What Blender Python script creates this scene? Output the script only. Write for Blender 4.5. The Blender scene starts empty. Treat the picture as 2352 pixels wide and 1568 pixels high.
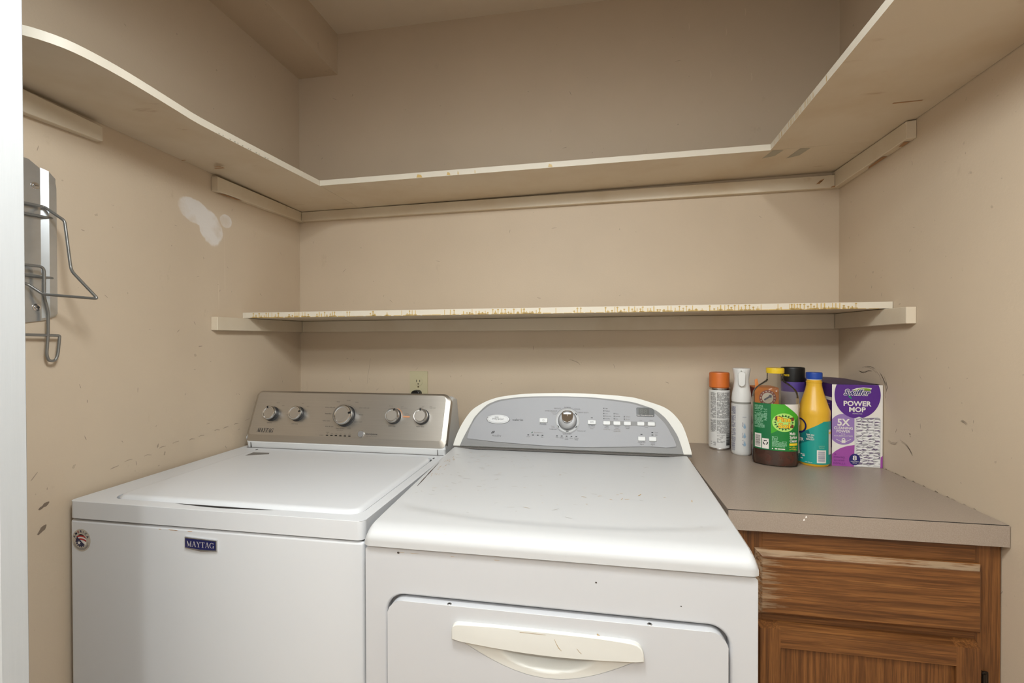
import bpy, bmesh, math, random
from mathutils import Vector, Matrix
from math import sin, cos, pi, radians
random.seed(7)
SC = bpy.context.scene
COL = SC.collection

# ------------------------------------------------------------------ camera
W = 1.948                      # closet width
CEIL = 2.47
CAMP = Vector((1.1565, -1.6814, 1.2784))
yaw, pit, rol = .1742, -.0079, -.0025
fw = Vector((-sin(yaw)*cos(pit), cos(yaw)*cos(pit), sin(pit)))
rt = Vector((cos(yaw), sin(yaw), 0)); up = rt.cross(fw)
rt2 = rt*cos(rol)+up*sin(rol); up2 = -rt*sin(rol)+up*cos(rol)
cd = bpy.data.cameras.new('camera'); cam = bpy.data.objects.new('camera', cd); COL.objects.link(cam)
m = Matrix((rt2, up2, -fw)).transposed().to_4x4(); m.translation = CAMP; cam.matrix_world = m
cd.sensor_width = 36; cd.sensor_fit = 'HORIZONTAL'; cd.lens = 36*1064.28/2352; cd.clip_start = .01
SC.camera = cam
# ------------------------------------------------------------------ world, lights, exposure
wd = bpy.data.worlds.new('world'); SC.world = wd; wd.use_nodes = True
wd.node_tree.nodes['Background'].inputs[0].default_value = (1, .95, .9, 1)
wd.node_tree.nodes['Background'].inputs[1].default_value = .05
def lamp(name, kind, loc, power, color, rot=(0, 0, 0), **kw):
    d = bpy.data.lights.new(name, kind); d.energy = power; d.color = color
    for k, v in kw.items(): setattr(d, k, v)
    o = bpy.data.objects.new(name, d); o.location = loc; o.rotation_euler = rot; COL.objects.link(o); return o
lamp('hall_ceiling_lamp', 'POINT', (1.22, -2.67, 2.24), 35, (.90, .965, 1), shadow_soft_size=.06)
lamp('doorway_fill', 'POINT', (0.99, -1.36, 2.035), 43, (.89, .96, 1), shadow_soft_size=.15)  # added fill light floating in the opening, no fixture there
lamp('hall_bounce_fill', 'AREA', (0.80, -2.15, 2.43), 31, (.89, .96, 1), shape='RECTANGLE', size=3.2, size_y=1.7)  # added area light imitating bounce off the hall ceiling
lamp('hall_rear_fill', 'AREA', (0.9, -3.92, 1.35), 4, (.90, .965, 1), rot=(radians(92), 0, 0), shape='RECTANGLE', size=2.4, size_y=1.6)  # added soft fill from the rear of the hall, no window there
vs = SC.view_settings; vs.view_transform = 'Standard'; vs.look = 'None'; vs.gamma = 1; vs.use_curve_mapping = False
vs.exposure = 0.06

# ------------------------------------------------------------------ materials
def lin(c):
    return tuple((x/255/12.92 if x/255 <= .04045 else ((x/255+.055)/1.055)**2.4) for x in c)+(1,)
class NT:
    def __init__(s, name):
        s.m = bpy.data.materials.new(name); s.m.use_nodes = True; s.t = s.m.node_tree; s.b = s.t.nodes['Principled BSDF']; s.out = s.t.nodes['Material Output']
    def n(s, typ, **kw):
        x = s.t.nodes.new(typ)
        for k, v in kw.items():
            if k.startswith('i_'):
                x.inputs[k[2:].replace('_', ' ')].default_value = v
            else: setattr(x, k, v)
        return x
    def l(s, a, b): s.t.links.new(a, b)
    def coords(s, scale=(1, 1, 1), loc=(0, 0, 0), rot=(0, 0, 0)):
        tc = s.n('ShaderNodeTexCoord'); mp = s.n('ShaderNodeMapping')
        mp.inputs['Scale'].default_value = scale; mp.inputs['Location'].default_value = loc; mp.inputs['Rotation'].default_value = rot
        s.l(tc.outputs['Object'], mp.inputs[0]); return mp.outputs[0]
    def noise(s, vec, scale, detail=3, rough=.5, dist=0):
        x = s.n('ShaderNodeTexNoise'); x.inputs['Scale'].default_value = scale; x.inputs['Detail'].default_value = detail
        x.inputs['Roughness'].default_value = rough; x.inputs['Distortion'].default_value = dist; s.l(vec, x.inputs['Vector']); return x.outputs['Fac']
    def ramp(s, fac, stops, interp='LINEAR'):
        r = s.n('ShaderNodeValToRGB'); r.color_ramp.interpolation = interp; e = r.color_ramp.elements
        while len(e) < len(stops): e.new(.5)
        for i, (p, c) in enumerate(stops):
            e[i].position = p; e[i].color = c if len(c) == 4 else lin(c)
        s.l(fac, r.inputs[0]); return r.outputs[0]
    def mix(s, fac, a, b, blend='MIX'):
        x = s.n('ShaderNodeMix', data_type='RGBA', blend_type=blend)
        for sock, v in ((x.inputs[0], fac), (x.inputs[6], a), (x.inputs[7], b)):
            if hasattr(v, 'links'): s.l(v, sock)
            else: sock.default_value = v
        return x.outputs[2]
    def math(s, op, a, b=None):
        x = s.n('ShaderNodeMath', operation=op)
        for i, v in enumerate((a, b)):
            if v is None: continue
            if hasattr(v, 'links'): s.l(v, x.inputs[i])
            else: x.inputs[i].default_value = v
        return x.outputs[0]
    def bump(s, h, strength, dist=.001):
        b = s.n('ShaderNodeBump'); b.inputs['Strength'].default_value = strength; b.inputs['Distance'].default_value = dist
        s.l(h, b.inputs['Height']); s.l(b.outputs[0], s.b.inputs['Normal'])
    def base(s, c):
        if hasattr(c, 'links'): s.l(c, s.b.inputs['Base Color'])
        else: s.b.inputs['Base Color'].default_value = c
MATS = {}
def simple(name, c, rough=.5, metal=0, coat=0, spec=.5):
    if name in MATS: return MATS[name]
    s = NT(name); s.base(lin(c)); s.b.inputs['Roughness'].default_value = rough; s.b.inputs['Metallic'].default_value = metal
    s.b.inputs['Coat Weight'].default_value = coat; s.b.inputs['Specular IOR Level'].default_value = spec
    MATS[name] = s.m; return s.m

WALLC = (207, 188, 164)
def wall_mat(name, patch=False, c=WALLC, stain=True):
    s = NT(name); v = s.coords()
    a = s.noise(v, 2.2, 4, .6); 
    col = s.mix(s.ramp(a, [(.3, (0, 0, 0, 1)), (.75, (1, 1, 1, 1))]), lin(c), lin(tuple(x*.965 for x in c)))
    if stain:
        b = s.noise(s.coords((9, 9, 5)), 1.6, 6, .65)
        col = s.mix(s.ramp(b, [(.66, (0, 0, 0, 1)), (.80, (.55, .55, .55, 1))]), col, lin((168, 148, 122)))
        d = s.noise(v, 55, 2, .5)
        col = s.mix(s.ramp(d, [(.73, (0, 0, 0, 1)), (.77, (.45, .45, .45, 1))]), col, lin((150, 132, 112)))
    if patch:   # dried filler smeared on the wall
        tc = s.n('ShaderNodeTexCoord'); sep = s.n('ShaderNodeSeparateXYZ'); s.l(tc.outputs['Object'], sep.inputs[0])
        nz = s.n('ShaderNodeTexNoise'); nz.inputs['Scale'].default_value = 26; nz.inputs['Detail'].default_value = 5; s.l(tc.outputs['Object'], nz.inputs['Vector'])
        nz2 = s.n('ShaderNodeTexNoise'); nz2.inputs['Scale'].default_value = 14; nz2.inputs['Detail'].default_value = 3; s.l(tc.outputs['Object'], nz2.inputs['Vector'])
        def ell(cy, cz, ry, rz, ang):
            y = s.math('SUBTRACT', sep.outputs[1], cy); z = s.math('SUBTRACT', sep.outputs[2], cz)
            ca, sa = cos(ang), sin(ang)
            p = s.math('DIVIDE', s.math('ADD', s.math('MULTIPLY', y, ca), s.math('MULTIPLY', z, sa)), ry)
            q = s.math('DIVIDE', s.math('SUBTRACT', s.math('MULTIPLY', z, ca), s.math('MULTIPLY', y, sa)), rz)
            return s.math('ADD', s.math('MULTIPLY', p, p), s.math('MULTIPLY', q, q))
        e = s.math('MINIMUM', ell(-.490, 1.652, .070, .036, -.25), s.math('MINIMUM', ell(-.438, 1.618, .044, .058, .45), ell(-.378, 1.652, .026, .022, 0)))
        e = s.math('ADD', e, s.math('MULTIPLY', s.math('SUBTRACT', nz.outputs['Fac'], .5), .95))
        k = s.ramp(e, [(.80, (1, 1, 1, 1)), (1.0, (0, 0, 0, 1))])
        thin = s.ramp(nz2.outputs['Fac'], [(.36, (.45, .45, .45, 1)), (.52, (1, 1, 1, 1))])
        col = s.mix(s.mix(1.0, k, thin, 'MULTIPLY'), col, lin((222, 215, 208)))
    s.base(col); s.b.inputs['Roughness'].default_value = .55; s.b.inputs['Specular IOR Level'].default_value = .35
    h = s.noise(v, 160, 3, .6); s.bump(h, .25, .0012); return s.m
M_wall = wall_mat('beige_wall_paint'); M_wallL = wall_mat('beige_wall_paint_with_filler', True)
M_ceil = wall_mat('ceiling_paint', c=(226, 212, 192), stain=False)
M_hall = simple('pale_hall_paint', (222, 218, 210), .7)
M_floor = simple('brown_floor', (150, 122, 94), .5)
def white_trim():
    s = NT('white_door_paint'); v = s.coords((60, 60, 3)); a = s.noise(v, 3, 4, .6)
    s.base(s.mix(a, lin((188, 189, 189)), lin((181, 182, 182)))); s.b.inputs['Roughness'].default_value = .6; s.b.inputs['Specular IOR Level'].default_value = .3; s.bump(a, .25, .0008); return s.m
M_trim = white_trim()
def shelf_paint():
    s = NT('cream_shelf_paint'); v = s.coords(); a = s.noise(v, 3.5, 4, .6)
    col = s.mix(s.ramp(a, [(.45, (0, 0, 0, 1)), (.8, (1, 1, 1, 1))]), lin((214, 200, 178)), lin((200, 180, 150)))
    b = s.noise(s.coords((4, 16, 4)), 2.0, 5, .6)
    col = s.mix(s.ramp(b, [(.66, (0, 0, 0, 1)), (.78, (.6, .6, .6, 1))]), col, lin((168, 134, 100)))
    s.base(col); s.b.inputs['Roughness'].default_value = .5; h = s.noise(v, 120, 3, .6); s.bump(h, .2, .001); return s.m
M_shelf = shelf_paint()
M_edge = simple('white_shelf_edge_paint', (219, 209, 191), .5)
M_drip = simple('yellowed_varnish_drip', (204, 172, 106), .4)
M_rawwood = simple('bare_wood_scrape', (170, 130, 92), .7)
M_gray = simple('blue_gray_scuff', (172, 165, 148), .8)
M_scuff = simple('dark_scuff', (126, 110, 94), .8)
M_scuff2 = simple('faint_scuff', (166, 149, 130), .8)
def enamel(name, c, scratches=False):
    s = NT(name); v = s.coords(); col = lin(c)
    if scratches:
        b = s.noise(s.coords((40, 9, 9), rot=(0, 0, .5)), 5, 5, .7)
        col = s.mix(s.ramp(b, [(.70, (0, 0, 0, 1)), (.74, (.35, .35, .35, 1))]), col, lin((170, 158, 140)))
        b2 = s.noise(v, 42, 3, .6)
        col = s.mix(s.ramp(b2, [(.75, (0, 0, 0, 1)), (.78, (.6, .6, .6, 1))]), col, lin((178, 150, 104)))
    else:
        b2 = s.noise(v, 14, 3, .6)
        col = s.mix(s.ramp(b2, [(.74, (0, 0, 0, 1)), (.80, (.25, .25, .25, 1))]), col, lin((200, 192, 178)))
    s.base(col); s.b.inputs['Roughness'].default_value = .38; s.b.inputs['Coat Weight'].default_value = .15; s.b.inputs['Coat Roughness'].default_value = .2
    h = s.noise(v, 420, 2, .5); s.bump(h, .04, .0005); return s.m
M_enam = enamel('white_enamel', (215, 216, 218)); M_enam2 = enamel('dryer_white_enamel', (199, 199, 201)); M_enamtop = enamel('scratched_white_enamel', (199, 199, 199), True)
M_plast = simple('white_plastic', (214, 214, 213), .4); M_cream = simple('off_white_plastic', (216, 214, 207), .4)
M_black = simple('black_plastic', (16, 15, 15), .4); M_dark = simple('dark_gap', (28, 24, 22), .8)
def stainless():
    s = NT('brushed_stainless'); v = s.coords((2, 400, 400)); a = s.noise(v, 3, 4, .6)
    s.base(s.mix(a, lin((196, 190, 182)), lin((178, 172, 163)))); s.b.inputs['Metallic'].default_value = .92
    s.b.inputs['Roughness'].default_value = .34; s.bump(a, .12, .0004); return s.m
M_steel = stainless()
M_silver = simple('silver_painted_plastic', (154, 154, 157), .5); M_silverrim = simple('darker_silver_rim', (130, 129, 128), .5)
M_chrome = simple('chrome', (220, 220, 222), .12, 1.0); M_satin = simple('satin_chrome', (205, 203, 200), .24, 1.0)
M_satdisc = simple('brushed_knob_face', (186, 180, 172), .4, .9); M_knobside = simple('dark_knob_side', (70, 70, 72), .35, .6)
M_ink = simple('gray_print', (92, 88, 84), .6); M_inkd = simple('dark_print', (58, 56, 56), .6); M_inkl = simple('pale_print', (126, 118, 110), .6)
M_orangeink = simple('orange_print', (206, 140, 96), .6)
def galv():
    s = NT('galvanised_steel'); v = s.coords(); a = s.noise(v, 30, 4, .7)
    s.base(s.mix(a, lin((214, 216, 217)), lin((186, 188, 188)))); s.b.inputs['Metallic'].default_value = .82; s.b.inputs['Roughness'].default_value = .27; return s.m
M_galv = galv(); M_wire = simple('dull_steel_wire', (140, 138, 133), .35, .6)
def oak(name, axis, worn=None, thr=.74):
    s = NT(name)
    sc = {'x': (1.5, 38, 38), 'z': (38, 38, 1.5)}[axis]; sf = {'x': (9, 320, 320), 'z': (320, 320, 9)}[axis]
    a = s.noise(s.coords(sc), 2.2, 5, .62, .6); b = s.noise(s.coords(sf), 1.0, 3, .6)
    col = s.ramp(a, [(.28, (84, 50, 23)), (.46, (116, 73, 36)), (.60, (134, 87, 45)), (.8, (148, 100, 54))])
    col = s.mix(s.ramp(b, [(.44, (1, 1, 1, 1)), (.58, (0, 0, 0, 1))]), s.mix(.55, col, lin((72, 40, 16))), col)
    if worn:   # finish rubbed through at the handled end
        tc = s.n('ShaderNodeTexCoord'); sep = s.n('ShaderNodeSeparateXYZ'); s.l(tc.outputs['Object'], sep.inputs[0])
        x0, x1 = worn
        k = s.n('ShaderNodeMapRange'); k.inputs[1].default_value = x0; k.inputs[2].default_value = x1; k.inputs[3].default_value = 1; k.inputs[4].default_value = 0
        s.l(sep.outputs[0], k.inputs[0])
        w = s.noise(s.coords({'x': (14, 150, 150), 'z': (150, 150, 14)}[axis]), 1.3, 4, .6)
        f = s.math('MULTIPLY', s.ramp(s.math('ADD', s.math('MULTIPLY', k.outputs[0], .42), w), [(thr, (0, 0, 0, 1)), (thr+.24, (1, 1, 1, 1))]), .7)
        col = s.mix(f, col, lin((168, 146, 118)))
    s.base(col); s.b.inputs['Roughness'].default_value = .42; s.bump(b, .15, .0006); return s.m
M_oakx = oak('oak_grain_across', 'x'); M_oakz = oak('oak_grain_upright', 'z')
M_oakdrw = oak('worn_oak_drawer', 'x', (-.20, -.11)); M_oakpale = oak('pale_worn_oak_edge', 'x', (-1.5, 1.5), .50)
def laminate():
    s = NT('taupe_laminate'); v = s.coords(); a = s.noise(v, 500, 2, .5); b = s.noise(v, 5, 4, .6)
    col = s.mix(s.ramp(a, [(.35, (0, 0, 0, 1)), (.65, (1, 1, 1, 1))]), lin((146, 130, 116)), lin((160, 145, 131)))
    s.base(s.mix(s.math('MULTIPLY', b, .25), col, lin((176, 164, 152)))); s.b.inputs['Roughness'].default_value = .36; s.bump(a, .08, .0004); return s.m
M_lam = laminate()
def clear_plastic():
    s = NT('clear_bottle_plastic'); t = s.t
    tr = s.n('ShaderNodeBsdfTransparent'); tr.inputs[0].default_value = (.90, .88, .84, 1); df = s.n('ShaderNodeBsdfDiffuse'); df.inputs[0].default_value = lin((206, 194, 172)); m0 = s.n('ShaderNodeMixShader'); m0.inputs[0].default_value = .035
    gl = s.n('ShaderNodeBsdfGlossy'); gl.inputs['Roughness'].default_value = .08; gl.inputs[0].default_value = (1, 1, 1, 1)
    lw = s.n('ShaderNodeLayerWeight'); lw.inputs[0].default_value = .12
    mx = s.n('ShaderNodeMixShader'); s.l(lw.outputs['Fresnel'], mx.inputs[0]); s.l(tr.outputs[0], m0.inputs[1]); s.l(df.outputs[0], m0.inputs[2]); s.l(m0.outputs[0], mx.inputs[1]); s.l(gl.outputs[0], mx.inputs[2]); s.l(mx.outputs[0], s.out.inputs[0]); return s.m
M_clear = clear_plastic()
def liquid():
    s = NT('dark_red_brown_liquid'); v = s.coords(); a = s.noise(v, 24, 3, .6)
    s.base(s.ramp(a, [(.35, (38, 13, 8)), (.62, (78, 22, 11))])); s.b.inputs['Roughness'].default_value = .12; s.b.inputs['Coat Weight'].default_value = .6; return s.m
M_liq = liquid()

# ------------------------------------------------------------------ objects
def root(name, loc, label, cat, group=None):
    o = bpy.data.objects.new(name, None); o.empty_display_size = .05; o.location = loc; COL.objects.link(o)
    o['label'] = label; o['category'] = cat
    if group: o['group'] = group
    return o
def wloc(p):
    v = Vector((0, 0, 0))
    while p is not None: v += p.location; p = p.parent
    return v
def obj(name, bm, mats, parent=None, loc=None, label=None, smooth=None, origin=None):
    """world-space bmesh -> object; the mesh is shifted into its parent's frame"""
    if not isinstance(mats, (list, tuple)): mats = [mats]
    off = wloc(parent)
    o_loc = Vector((0, 0, 0))
    if origin is not None: o_loc = Vector(origin) - off
    bmesh.ops.translate(bm, verts=bm.verts, vec=-(off+o_loc))
    bmesh.ops.recalc_face_normals(bm, faces=bm.faces) if smooth != 'keep' else None
    me = bpy.data.meshes.new(name); 
    if smooth:
        for f in bm.faces: f.smooth = True
    bm.to_mesh(me); bm.free()
    if smooth:
        try: me.set_sharp_from_angle(angle=radians(38))
        except Exception: pass
    for mm in mats: me.materials.append(mm)
    o = bpy.data.objects.new(name, me); COL.objects.link(o); o.location = o_loc
    if smooth is True:
        w = o.modifiers.new('weighted', 'WEIGHTED_NORMAL'); w.weight = 60; w.keep_sharp = True
    if parent: o.parent = parent
    if label: o['label'] = label
    return o
def tag(o, label, cat, group=None):
    o['label'] = label; o['category'] = cat
    if group: o['group'] = group
    return o
def struct(name, bm, mats, label=None, smooth=None):
    o = obj(name, bm, mats, smooth=smooth); o['kind'] = 'structure'
    if label: o['label'] = label
    return o
# ---- mesh helpers (all add to a bmesh, world coordinates)
def B(): return bmesh.new()
def hexa(bm, lo4, hi4, mi=0):
    vs = [bm.verts.new(p) for p in lo4]+[bm.verts.new(p) for p in hi4]
    for q in ((3, 2, 1, 0), (4, 5, 6, 7), (0, 1, 5, 4), (1, 2, 6, 5), (2, 3, 7, 6), (3, 0, 4, 7)):
        f = bm.faces.new([vs[i] for i in q]); f.material_index = mi
    return vs
def box(bm, a, b, bev=0, seg=2, mi=0):
    (x0, y0, z0), (x1, y1, z1) = a, b
    vs = hexa(bm, [(x0, y0, z0), (x1, y0, z0), (x1, y1, z0), (x0, y1, z0)], [(x0, y0, z1), (x1, y0, z1), (x1, y1, z1), (x0, y1, z1)], mi)
    if bev:
        es = list({e for v in vs for e in v.link_edges})
        r = bmesh.ops.bevel(bm, geom=es, offset=bev, segments=seg, affect='EDGES', profile=.5, clamp_overlap=True)
        for f in r['faces']: f.material_index = mi
    return bm
def bevel_edges(bm, edges, off, seg=2):
    bmesh.ops.bevel(bm, geom=edges, offset=off, segments=seg, affect='EDGES', profile=.5, clamp_overlap=True)
def prism(bm, poly, fn, d0, d1, bev=0, seg=2, mi=0, bevback=False):
    """poly [(u,v)] ; fn(u,v,d)->xyz ; d1 is the visible side (bevelled if asked)"""
    lo = [bm.verts.new(fn(u, v, d0)) for u, v in poly]; hi = [bm.verts.new(fn(u, v, d1)) for u, v in poly]
    n = len(poly); f1 = bm.faces.new(hi); f0 = bm.faces.new(lo[::-1]); f1.material_index = f0.material_index = mi
    for i in range(n):
        f = bm.faces.new((lo[i], lo[(i+1) % n], hi[(i+1) % n], hi[i])); f.material_index = mi
    if bev:
        es = list(f1.edges)+(list(f0.edges) if bevback else [])
        r = bmesh.ops.bevel(bm, geom=es, offset=bev, segments=seg, affect='EDGES', profile=.5, clamp_overlap=True)
        for f in r['faces']: f.material_index = mi
    return bm
def rrect(x0, y0, x1, y1, r, n=6):
    if not isinstance(r, (tuple, list)): r = (r,)*4      # bl, br, tr, tl
    out = []
    for (cx, cy, a, q) in ((x0+r[0], y0+r[0], pi, r[0]), (x1-r[1], y0+r[1], 1.5*pi, r[1]), (x1-r[2], y1-r[2], 0, r[2]), (x0+r[3], y1-r[3], .5*pi, r[3])):
        if q <= 1e-6: out.append((cx, cy)); continue
        for i in range(n+1):
            t = a+.5*pi*i/n; out.append((cx+q*cos(t), cy+q*sin(t)))
    return out
def ellip(cx, cy, rx, ry, n=32, a0=0, a1=2*pi):
    full = abs(a1-a0-2*pi) < 1e-6
    return [(cx+rx*cos(a0+(a1-a0)*i/(n if full else n-1)), cy+ry*sin(a0+(a1-a0)*i/(n if full else n-1))) for i in range(n)]
def lathe(bm, prof, c, sx=1, sy=1, seg=48, mi=0, axis='z', ang=0, power=1.0):
    """prof [(r,z)] bottom->top, z absolute"""
    rings = []
    for r, z in prof:
        if r < 1e-6: rings.append([bm.verts.new((c[0], c[1], z))]); continue
        ring = []
        for i in range(seg):
            t = 2*pi*i/seg; cx, cy = cos(t), sin(t)
            if power != 1.0:
                cx = math.copysign(abs(cx)**power, cx); cy = math.copysign(abs(cy)**power, cy)
            x, y = r*sx*cx, r*sy*cy
            ring.append(bm.verts.new((c[0]+x*cos(ang)-y*sin(ang), c[1]+x*sin(ang)+y*cos(ang), z)))
        rings.append(ring)
    for a, b in zip(rings, rings[1:]):
        if len(a) == 1 and len(b) == 1: continue
        for i in range(seg):
            j = (i+1) % seg
            if len(a) == 1: f = bm.faces.new((a[0], b[j], b[i]))
            elif len(b) == 1: f = bm.faces.new((a[i], a[j], b[0]))
            else: f = bm.faces.new((a[i], a[j], b[j], b[i]))
            f.material_index = mi
    return bm
def fillet(pts, r, n=5):
    P = [Vector(p) for p in pts]; out = [P[0]]
    for a, b, c in zip(P, P[1:], P[2:]):
        d1, d2 = (a-b), (c-b); k = min(r, d1.length*.45, d2.length*.45)
        p, q = b+d1.normalized()*k, b+d2.normalized()*k
        for i in range(n+1):
            t = i/n; out.append(p*(1-t)**2+b*2*t*(1-t)+q*t*t)
    return out+[P[-1]]
def tube(bm, pts, r, seg=10, mi=0, closed_ends=True):
    P = [Vector(p) for p in pts]; T = []
    for i in range(len(P)):
        d = (P[min(i+1, len(P)-1)]-P[max(i-1, 0)]); T.append(d.normalized())
    n = T[0].orthogonal().normalized(); rings = []
    for i, p in enumerate(P):
        n = (n-T[i]*n.dot(T[i])).normalized(); b = T[i].cross(n)
        rings.append([bm.verts.new(p+n*r*cos(2*pi*k/seg)+b*r*sin(2*pi*k/seg)) for k in range(seg)])
    for a, c in zip(rings, rings[1:]):
        for k in range(seg):
            f = bm.faces.new((a[k], a[(k+1) % seg], c[(k+1) % seg], c[k])); f.material_index = mi
    if closed_ends:
        bm.faces.new(rings[0][::-1]).material_index = mi; bm.faces.new(rings[-1]).material_index = mi
    return bm
# ---- flat printing: polygons and text in a 2-D frame, then mapped onto a surface
TXC = {}
def text_polys(txt, shear=0, bold=0):
    key = (txt, shear, bold)
    if key not in TXC:
        cu = bpy.data.curves.new('lettering', 'FONT'); cu.body = txt; cu.size = 1; cu.shear = shear; cu.offset = bold; cu.fill_mode = 'BOTH'; cu.resolution_u = 3
        o = bpy.data.objects.new('lettering', cu); me = bpy.data.meshes.new_from_object(o)
        vs = [(v.co.x, v.co.y) for v in me.vertices]; fs = [[vs[i] for i in p.vertices] for p in me.polygons]
        bpy.data.objects.remove(o); bpy.data.curves.remove(cu); bpy.data.meshes.remove(me)
        TXC[key] = (fs, min(v[0] for v in vs), max(v[0] for v in vs))
    return TXC[key]
def clip(poly, x0, y0, x1, y1):
    for ax, lim, sg in ((0, x0, 1), (0, x1, -1), (1, y0, 1), (1, y1, -1)):
        out = []
        for a, b in zip(poly, poly[1:]+poly[:1]):
            ia, ib = (a[ax]-lim)*sg >= 0, (b[ax]-lim)*sg >= 0
            if ia: out.append(a)
            if ia != ib:
                t = (lim-a[ax])/(b[ax]-a[ax]); out.append((a[0]+(b[0]-a[0])*t, a[1]+(b[1]-a[1])*t))
        poly = out
        if not poly: break
    return poly
class Print:
    def __init__(s): s.items = []; s.mats = []
    def mi(s, m):
        if m not in s.mats: s.mats.append(m)
        return s.mats.index(m)
    def poly(s, p, m, layer=1, cl=None):
        if cl: p = clip(list(p), *cl)
        if len(p) >= 3: s.items.append((p, s.mi(m), layer))
        return s
    def rect(s, x0, y0, x1, y1, m, layer=1, cl=None): return s.poly([(x0, y0), (x1, y0), (x1, y1), (x0, y1)], m, layer, cl)
    def line(s, x0, y0, x1, y1, w, m, layer=1):
        d = math.hypot(x1-x0, y1-y0) or 1; nx, ny = -(y1-y0)/d*w/2, (x1-x0)/d*w/2
        return s.poly([(x0+nx, y0+ny), (x0-nx, y0-ny), (x1-nx, y1-ny), (x1+nx, y1+ny)], m, layer)
    def arc(s, cx, cy, rx, ry, a0, a1, w, m, layer=1, n=24):
        for i in range(n):
            t0, t1 = a0+(a1-a0)*i/n, a0+(a1-a0)*(i+1)/n
            s.poly([(cx+(rx-w/2)*cos(t0), cy+(ry-w/2)*sin(t0)), (cx+(rx+w/2)*cos(t0), cy+(ry+w/2)*sin(t0)), (cx+(rx+w/2)*cos(t1), cy+(ry+w/2)*sin(t1)), (cx+(rx-w/2)*cos(t1), cy+(ry-w/2)*sin(t1))], m, layer)
        return s
    def text(s, txt, x, y, h, m, w=None, al='c', layer=2, shear=0, bold=0, rot=0):
        """h is cap height; y the baseline; w fits the width"""
        fs, a, b = text_polys(txt, shear, bold); k = h/.70; kx = (w/(b-a)) if w else k
        ox = {'c': -(a+b)/2, 'l': -a, 'r': -b}[al]; c, sn = cos(rot), sin(rot); i = s.mi(m)
        for f in fs:
            q = [((px+ox)*kx, py*k) for px, py in f]
            s.items.append(([(x+u*c-v*sn, y+u*sn+v*c) for u, v in q], i, layer))
        return s
    def build(s, name, parent, fn, step=None, lift=.0003, label=None):
        bm = B()
        for p, i, L in s.items:
            if len(p) < 3: continue
            vs = [bm.verts.new((u, v, L)) for u, v in p]
            try: f = bm.faces.new(vs); f.material_index = i
            except ValueError: pass
        if step:
            xs = [v.co.x for v in bm.verts]; x = min(xs)+step
            while x < max(xs):
                bmesh.ops.bisect_plane(bm, geom=bm.verts[:]+bm.edges[:]+bm.faces[:], plane_co=(x, 0, 0), plane_no=(1, 0, 0)); x += step
        bm.normal_update()
        for f in bm.faces:
            if f.normal.z < 0: f.normal_flip()
        for v in bm.verts: v.co = Vector(fn(v.co.x, v.co.y, v.co.z*lift))
        return obj(name, bm, s.mats, parent, smooth='keep', label=label)
# serif capitals drawn from strokes (unit cap height), for the washer maker's name
def serif_word(P, word, x, y, h, m, w, layer=2, shear=0):
    T, t, s = .17, .06, .05
    G = {'M': (1.05, [('q', .10, 0, .10, 1, t), ('q', .14, 1, .52, .05, T), ('q', .90, 1, .52, .05, t), ('q', .88, 0, .88, 1, T), ('s', 0, .22, 0), ('s', 0, .22, 1), ('s', .72, 1.05, 0), ('s', .76, 1.05, 1)]),
         'A': (.92, [('q', .46, 1, .12, 0, t), ('q', .46, 1, .78, 0, T), ('q', .22, .36, .66, .36, t), ('s', 0, .26, 0), ('s', .60, .94, 0)]),
         'Y': (.88, [('q', .14, 1, .46, .46, T), ('q', .78, 1, .46, .46, t), ('q', .46, 0, .46, .48, T), ('s', .26, .66, 0), ('s', 0, .32, 1), ('s', .64, .90, 1)]),
         'T': (.84, [('q', .42, 0, .42, 1, T), ('q', .03, .97, .81, .97, .06), ('q', .04, 1, .04, .74, .06), ('q', .80, 1, .80, .74, .06), ('s', .22, .62, 0)]),
         'G': (.92, [('a', .46, .5, .38, .46, .7, 5.9), ('q', .82, .02, .82, .42, T*.8), ('s', .60, .96, .42), ('q', .80, .98, .80, .70, .05)])}
    tot = sum(G[c][0] for c in word)+.06*(len(word)-1); k = w/tot/1.0; ox = x-w/2
    def mp(u, v): return (ox+u*k+v*h*shear, y+v*h)
    for c in word:
        wd_, st = G[c]
        for e in st:
            if e[0] == 'q':
                _, x0, y0, x1, y1, ww = e
                if abs(y1-y0) < 1e-6: q = [(x0, y0-ww/2), (x1, y0-ww/2), (x1, y0+ww/2), (x0, y0+ww/2)]
                else: q = [(x0-ww/2, y0), (x0+ww/2, y0), (x1+ww/2, y1), (x1-ww/2, y1)]
                P.poly([mp(a+0, b) for a, b in q], m, layer)
            elif e[0] == 's':
                _, x0, x1, yy = e; y0 = yy-(.05 if yy > .9 else 0); P.poly([mp(x0, y0), (mp(x1, y0)), mp(x1, y0+.05), mp(x0, y0+.05)], m, layer)
            else:
                _, cx, cy, rx, ry, a0, a1 = e; n = 16
                for i in range(n):
                    q0, q1 = a0+(a1-a0)*i/n, a0+(a1-a0)*(i+1)/n
                    def th(q): return T/2*(.35+.65*abs(cos(q)))
                    P.poly([mp(cx+(rx-th(q0))*cos(q0), cy+(ry-.03)*sin(q0)), mp(cx+(rx+th(q0))*cos(q0), cy+(ry+.03)*sin(q0)), mp(cx+(rx+th(q1))*cos(q1), cy+(ry+.03)*sin(q1)), mp(cx+(rx-th(q1))*cos(q1), cy+(ry-.03)*sin(q1))], m, layer)
        ox += (wd_+.06)*k
def slab_poly(P, w=.001): pass

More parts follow.
